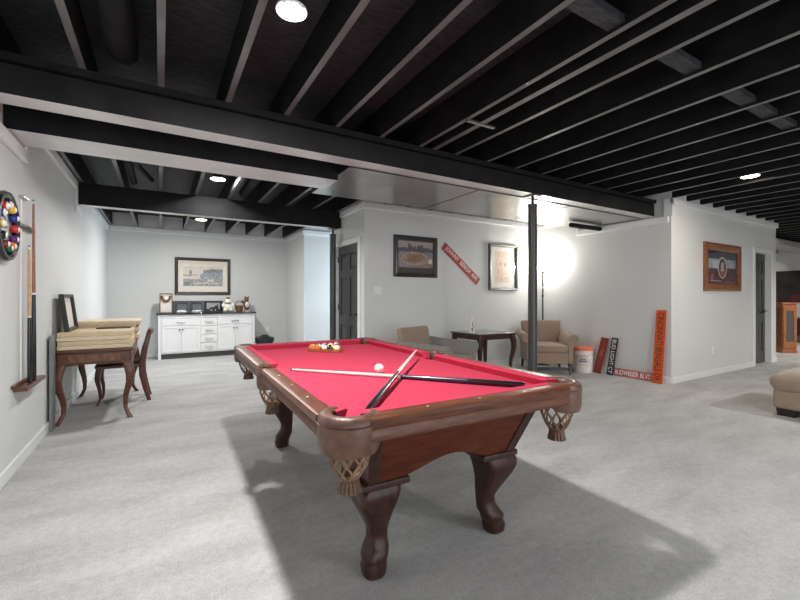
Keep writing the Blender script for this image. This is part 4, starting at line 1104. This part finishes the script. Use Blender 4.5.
tv = thing('wall_screen', 'large dark mural panel on the far right wall', 'screen', (FX - .002, 4.2, 1.05))
MB().box(-.05, 0, -2.2, 1.8, 0, .87).build('panel', mat('screen_dark', (.035, .028, .027), .25, var=.4, scale=3), tv, bevel=.01)
b = MB()
random.seed(5)
for i in range(16):
    y_ = -2.0 + i * .235; h_ = random.uniform(.10, .32)
    b.box(-.055, -.05, y_, y_ + .21, .03, .03 + h_, i % 2)
b.build('printed_crowd', [mat('crowd_dark', (.016, .008, .008), .5), mat('crowd_red', (.07, .012, .014), .5)], tv)
cs = thing('console_table', 'dark low console at the far right behind the orange cabinet', 'console', (14.55, 4.05, 0))
MB().box(-.25, .25, -.5, .5, .18, .62).build('body', mat('console_black', (.02, .018, .02), .4), cs, bevel=.01)
MB().box(-.27, .27, -.52, .52, .62, .65).build('top', mat('console_top', (.10, .06, .035), .4), cs, bevel=.006)
for sx in (-1, 1):
    for sy in (-1, 1): MB().box(sx * .22 - .025, sx * .22 + .025, sy * .46 - .025, sy * .46 + .025, 0, .18).build('leg', M_legdk, cs)

# ------------------------------------------------------------------ notes on parts that look different from their thing
PART = {'bed_cloth': 'red felt playing surface', 'cushion': 'red felt cushion', 'pocket': 'brown leather pocket iron', 'net': 'woven tan leather net',
        'tassel': 'fringed leather tassel', 'sight': 'small pearl inlay', 'leg_cap': 'dark slab over the leg', 'ferrule': 'ivory ferrule', 'joint_ring': 'ivory ring',
        'pull': 'nickel bar pull', 'knob': 'small round knob', 'lid': 'lid', 'printed_label': 'printed pink and white label', 'bail_handle': 'wire handle',
        'mat_board': 'mat around the print', 'glass_pane': 'glass pane', 'hour_ball': 'pool ball marking an hour', 'dial': 'pale clock dial', 'cap': 'brown cap',
        'garland': 'brown garland', 'dark_patch': 'dark painted patch', 'lamp_shade': 'frosted glass bowl', 'carved_panel': 'lighter carved panel'}
for o_ in bpy.data.objects:
    if o_.parent and o_.name.split('.')[0] in PART and o_.type == 'MESH':
        o_['label'] = PART[o_.name.split('.')[0]]

# ------------------------------------------------------------------ lights
def can(x, y, z, power, label, warm=False, rs=1.0, col=(1, .98, .955), name='ceiling_light'):
    if label: o = thing(name, label, 'ceiling light', (x, y, z), 0, 'round ceiling lights')
    else:
        o = bpy.data.objects.new(name, None); COL.objects.link(o); o.location = (x, y, z); struct(o)
    MB().lathe([(.088 * rs, .0), (.092 * rs, .006), (.088 * rs, .014), (.0, .014)], 32, cap=False).build('trim_ring', M_plate, o)
    MB().lathe([(.0, -.003), (.074 * rs, -.002), (.078 * rs, .001)], 32, cap=False).build('lens', M_lensw if warm else M_lens, o)
    MB().box(-.05, .05, -.05, .05, .014, TOP - z - .001).build('junction_box', M_dkmetal, o)
    L = bpy.data.lights.new('can_lamp', 'AREA'); L.shape = 'DISK'; L.size = .15; L.energy = power; L.color = col
    lo = bpy.data.objects.new('can_lamp', L); COL.objects.link(lo); lo.location = (x, y, z - .012); lo.rotation_euler = (0, 0, 0)
    return o
LZ = 2.66
can(.535, 1.91, 2.555, 46, 'bright round ceiling light above the left side of the pool table', rs=.80)
can(.61, 5.45, LZ, 21, 'bright round ceiling light between the middle and rear beams')
can(.60, 7.70, 2.525, 30, 'round ceiling light beyond the rear beam, near the back wall')
can(5.89, 1.95, 2.60, 10, 'warm round ceiling light at the right, in front of the right wall', True, col=(1, .88, .74))
# unseen ceiling lights, added as fill for the walls and floor
can(2.9, -1.2, LZ, 60, None)
can(6.2, -1.2, LZ, 56, None)
can(8.7, .3, LZ, 7, None, True, col=(1, .93, .84))
can(11.5, 1.2, LZ, 60, None, True, col=(1, .93, .84))
can(13.0, 4.6, LZ, 40, None, True, col=(1, .93, .84))

L = bpy.data.lights.new('torchiere_lamp', 'POINT'); L.energy = 28; L.color = (1, .95, .87); L.shadow_soft_size = .10
lo = bpy.data.objects.new('torchiere_lamp', L); COL.objects.link(lo); lo.location = (5.87, 4.89, 1.76)
L = bpy.data.lights.new('window_daylight', 'AREA'); L.shape = 'RECTANGLE'; L.size = 1.25; L.size_y = 1.1; L.energy = 62; L.spread = R(110); L.color = (.74, .88, 1)
lo = bpy.data.objects.new('window_daylight', L); COL.objects.link(lo); lo.location = (5.5, 7.2, 1.5); lo.rotation_euler = (0, R(90), R(-38))

w = bpy.data.worlds.new('world'); S.world = w; w.use_nodes = True
w.node_tree.nodes['Background'].inputs[0].default_value = (.90, .95, 1, 1); w.node_tree.nodes['Background'].inputs[1].default_value = 1.75

vs = S.view_settings
S.display_settings.display_device = 'sRGB'
vs.view_transform = 'Standard'; vs.look = 'None'; vs.exposure = 0.68; vs.gamma = 1.0; vs.use_curve_mapping = False
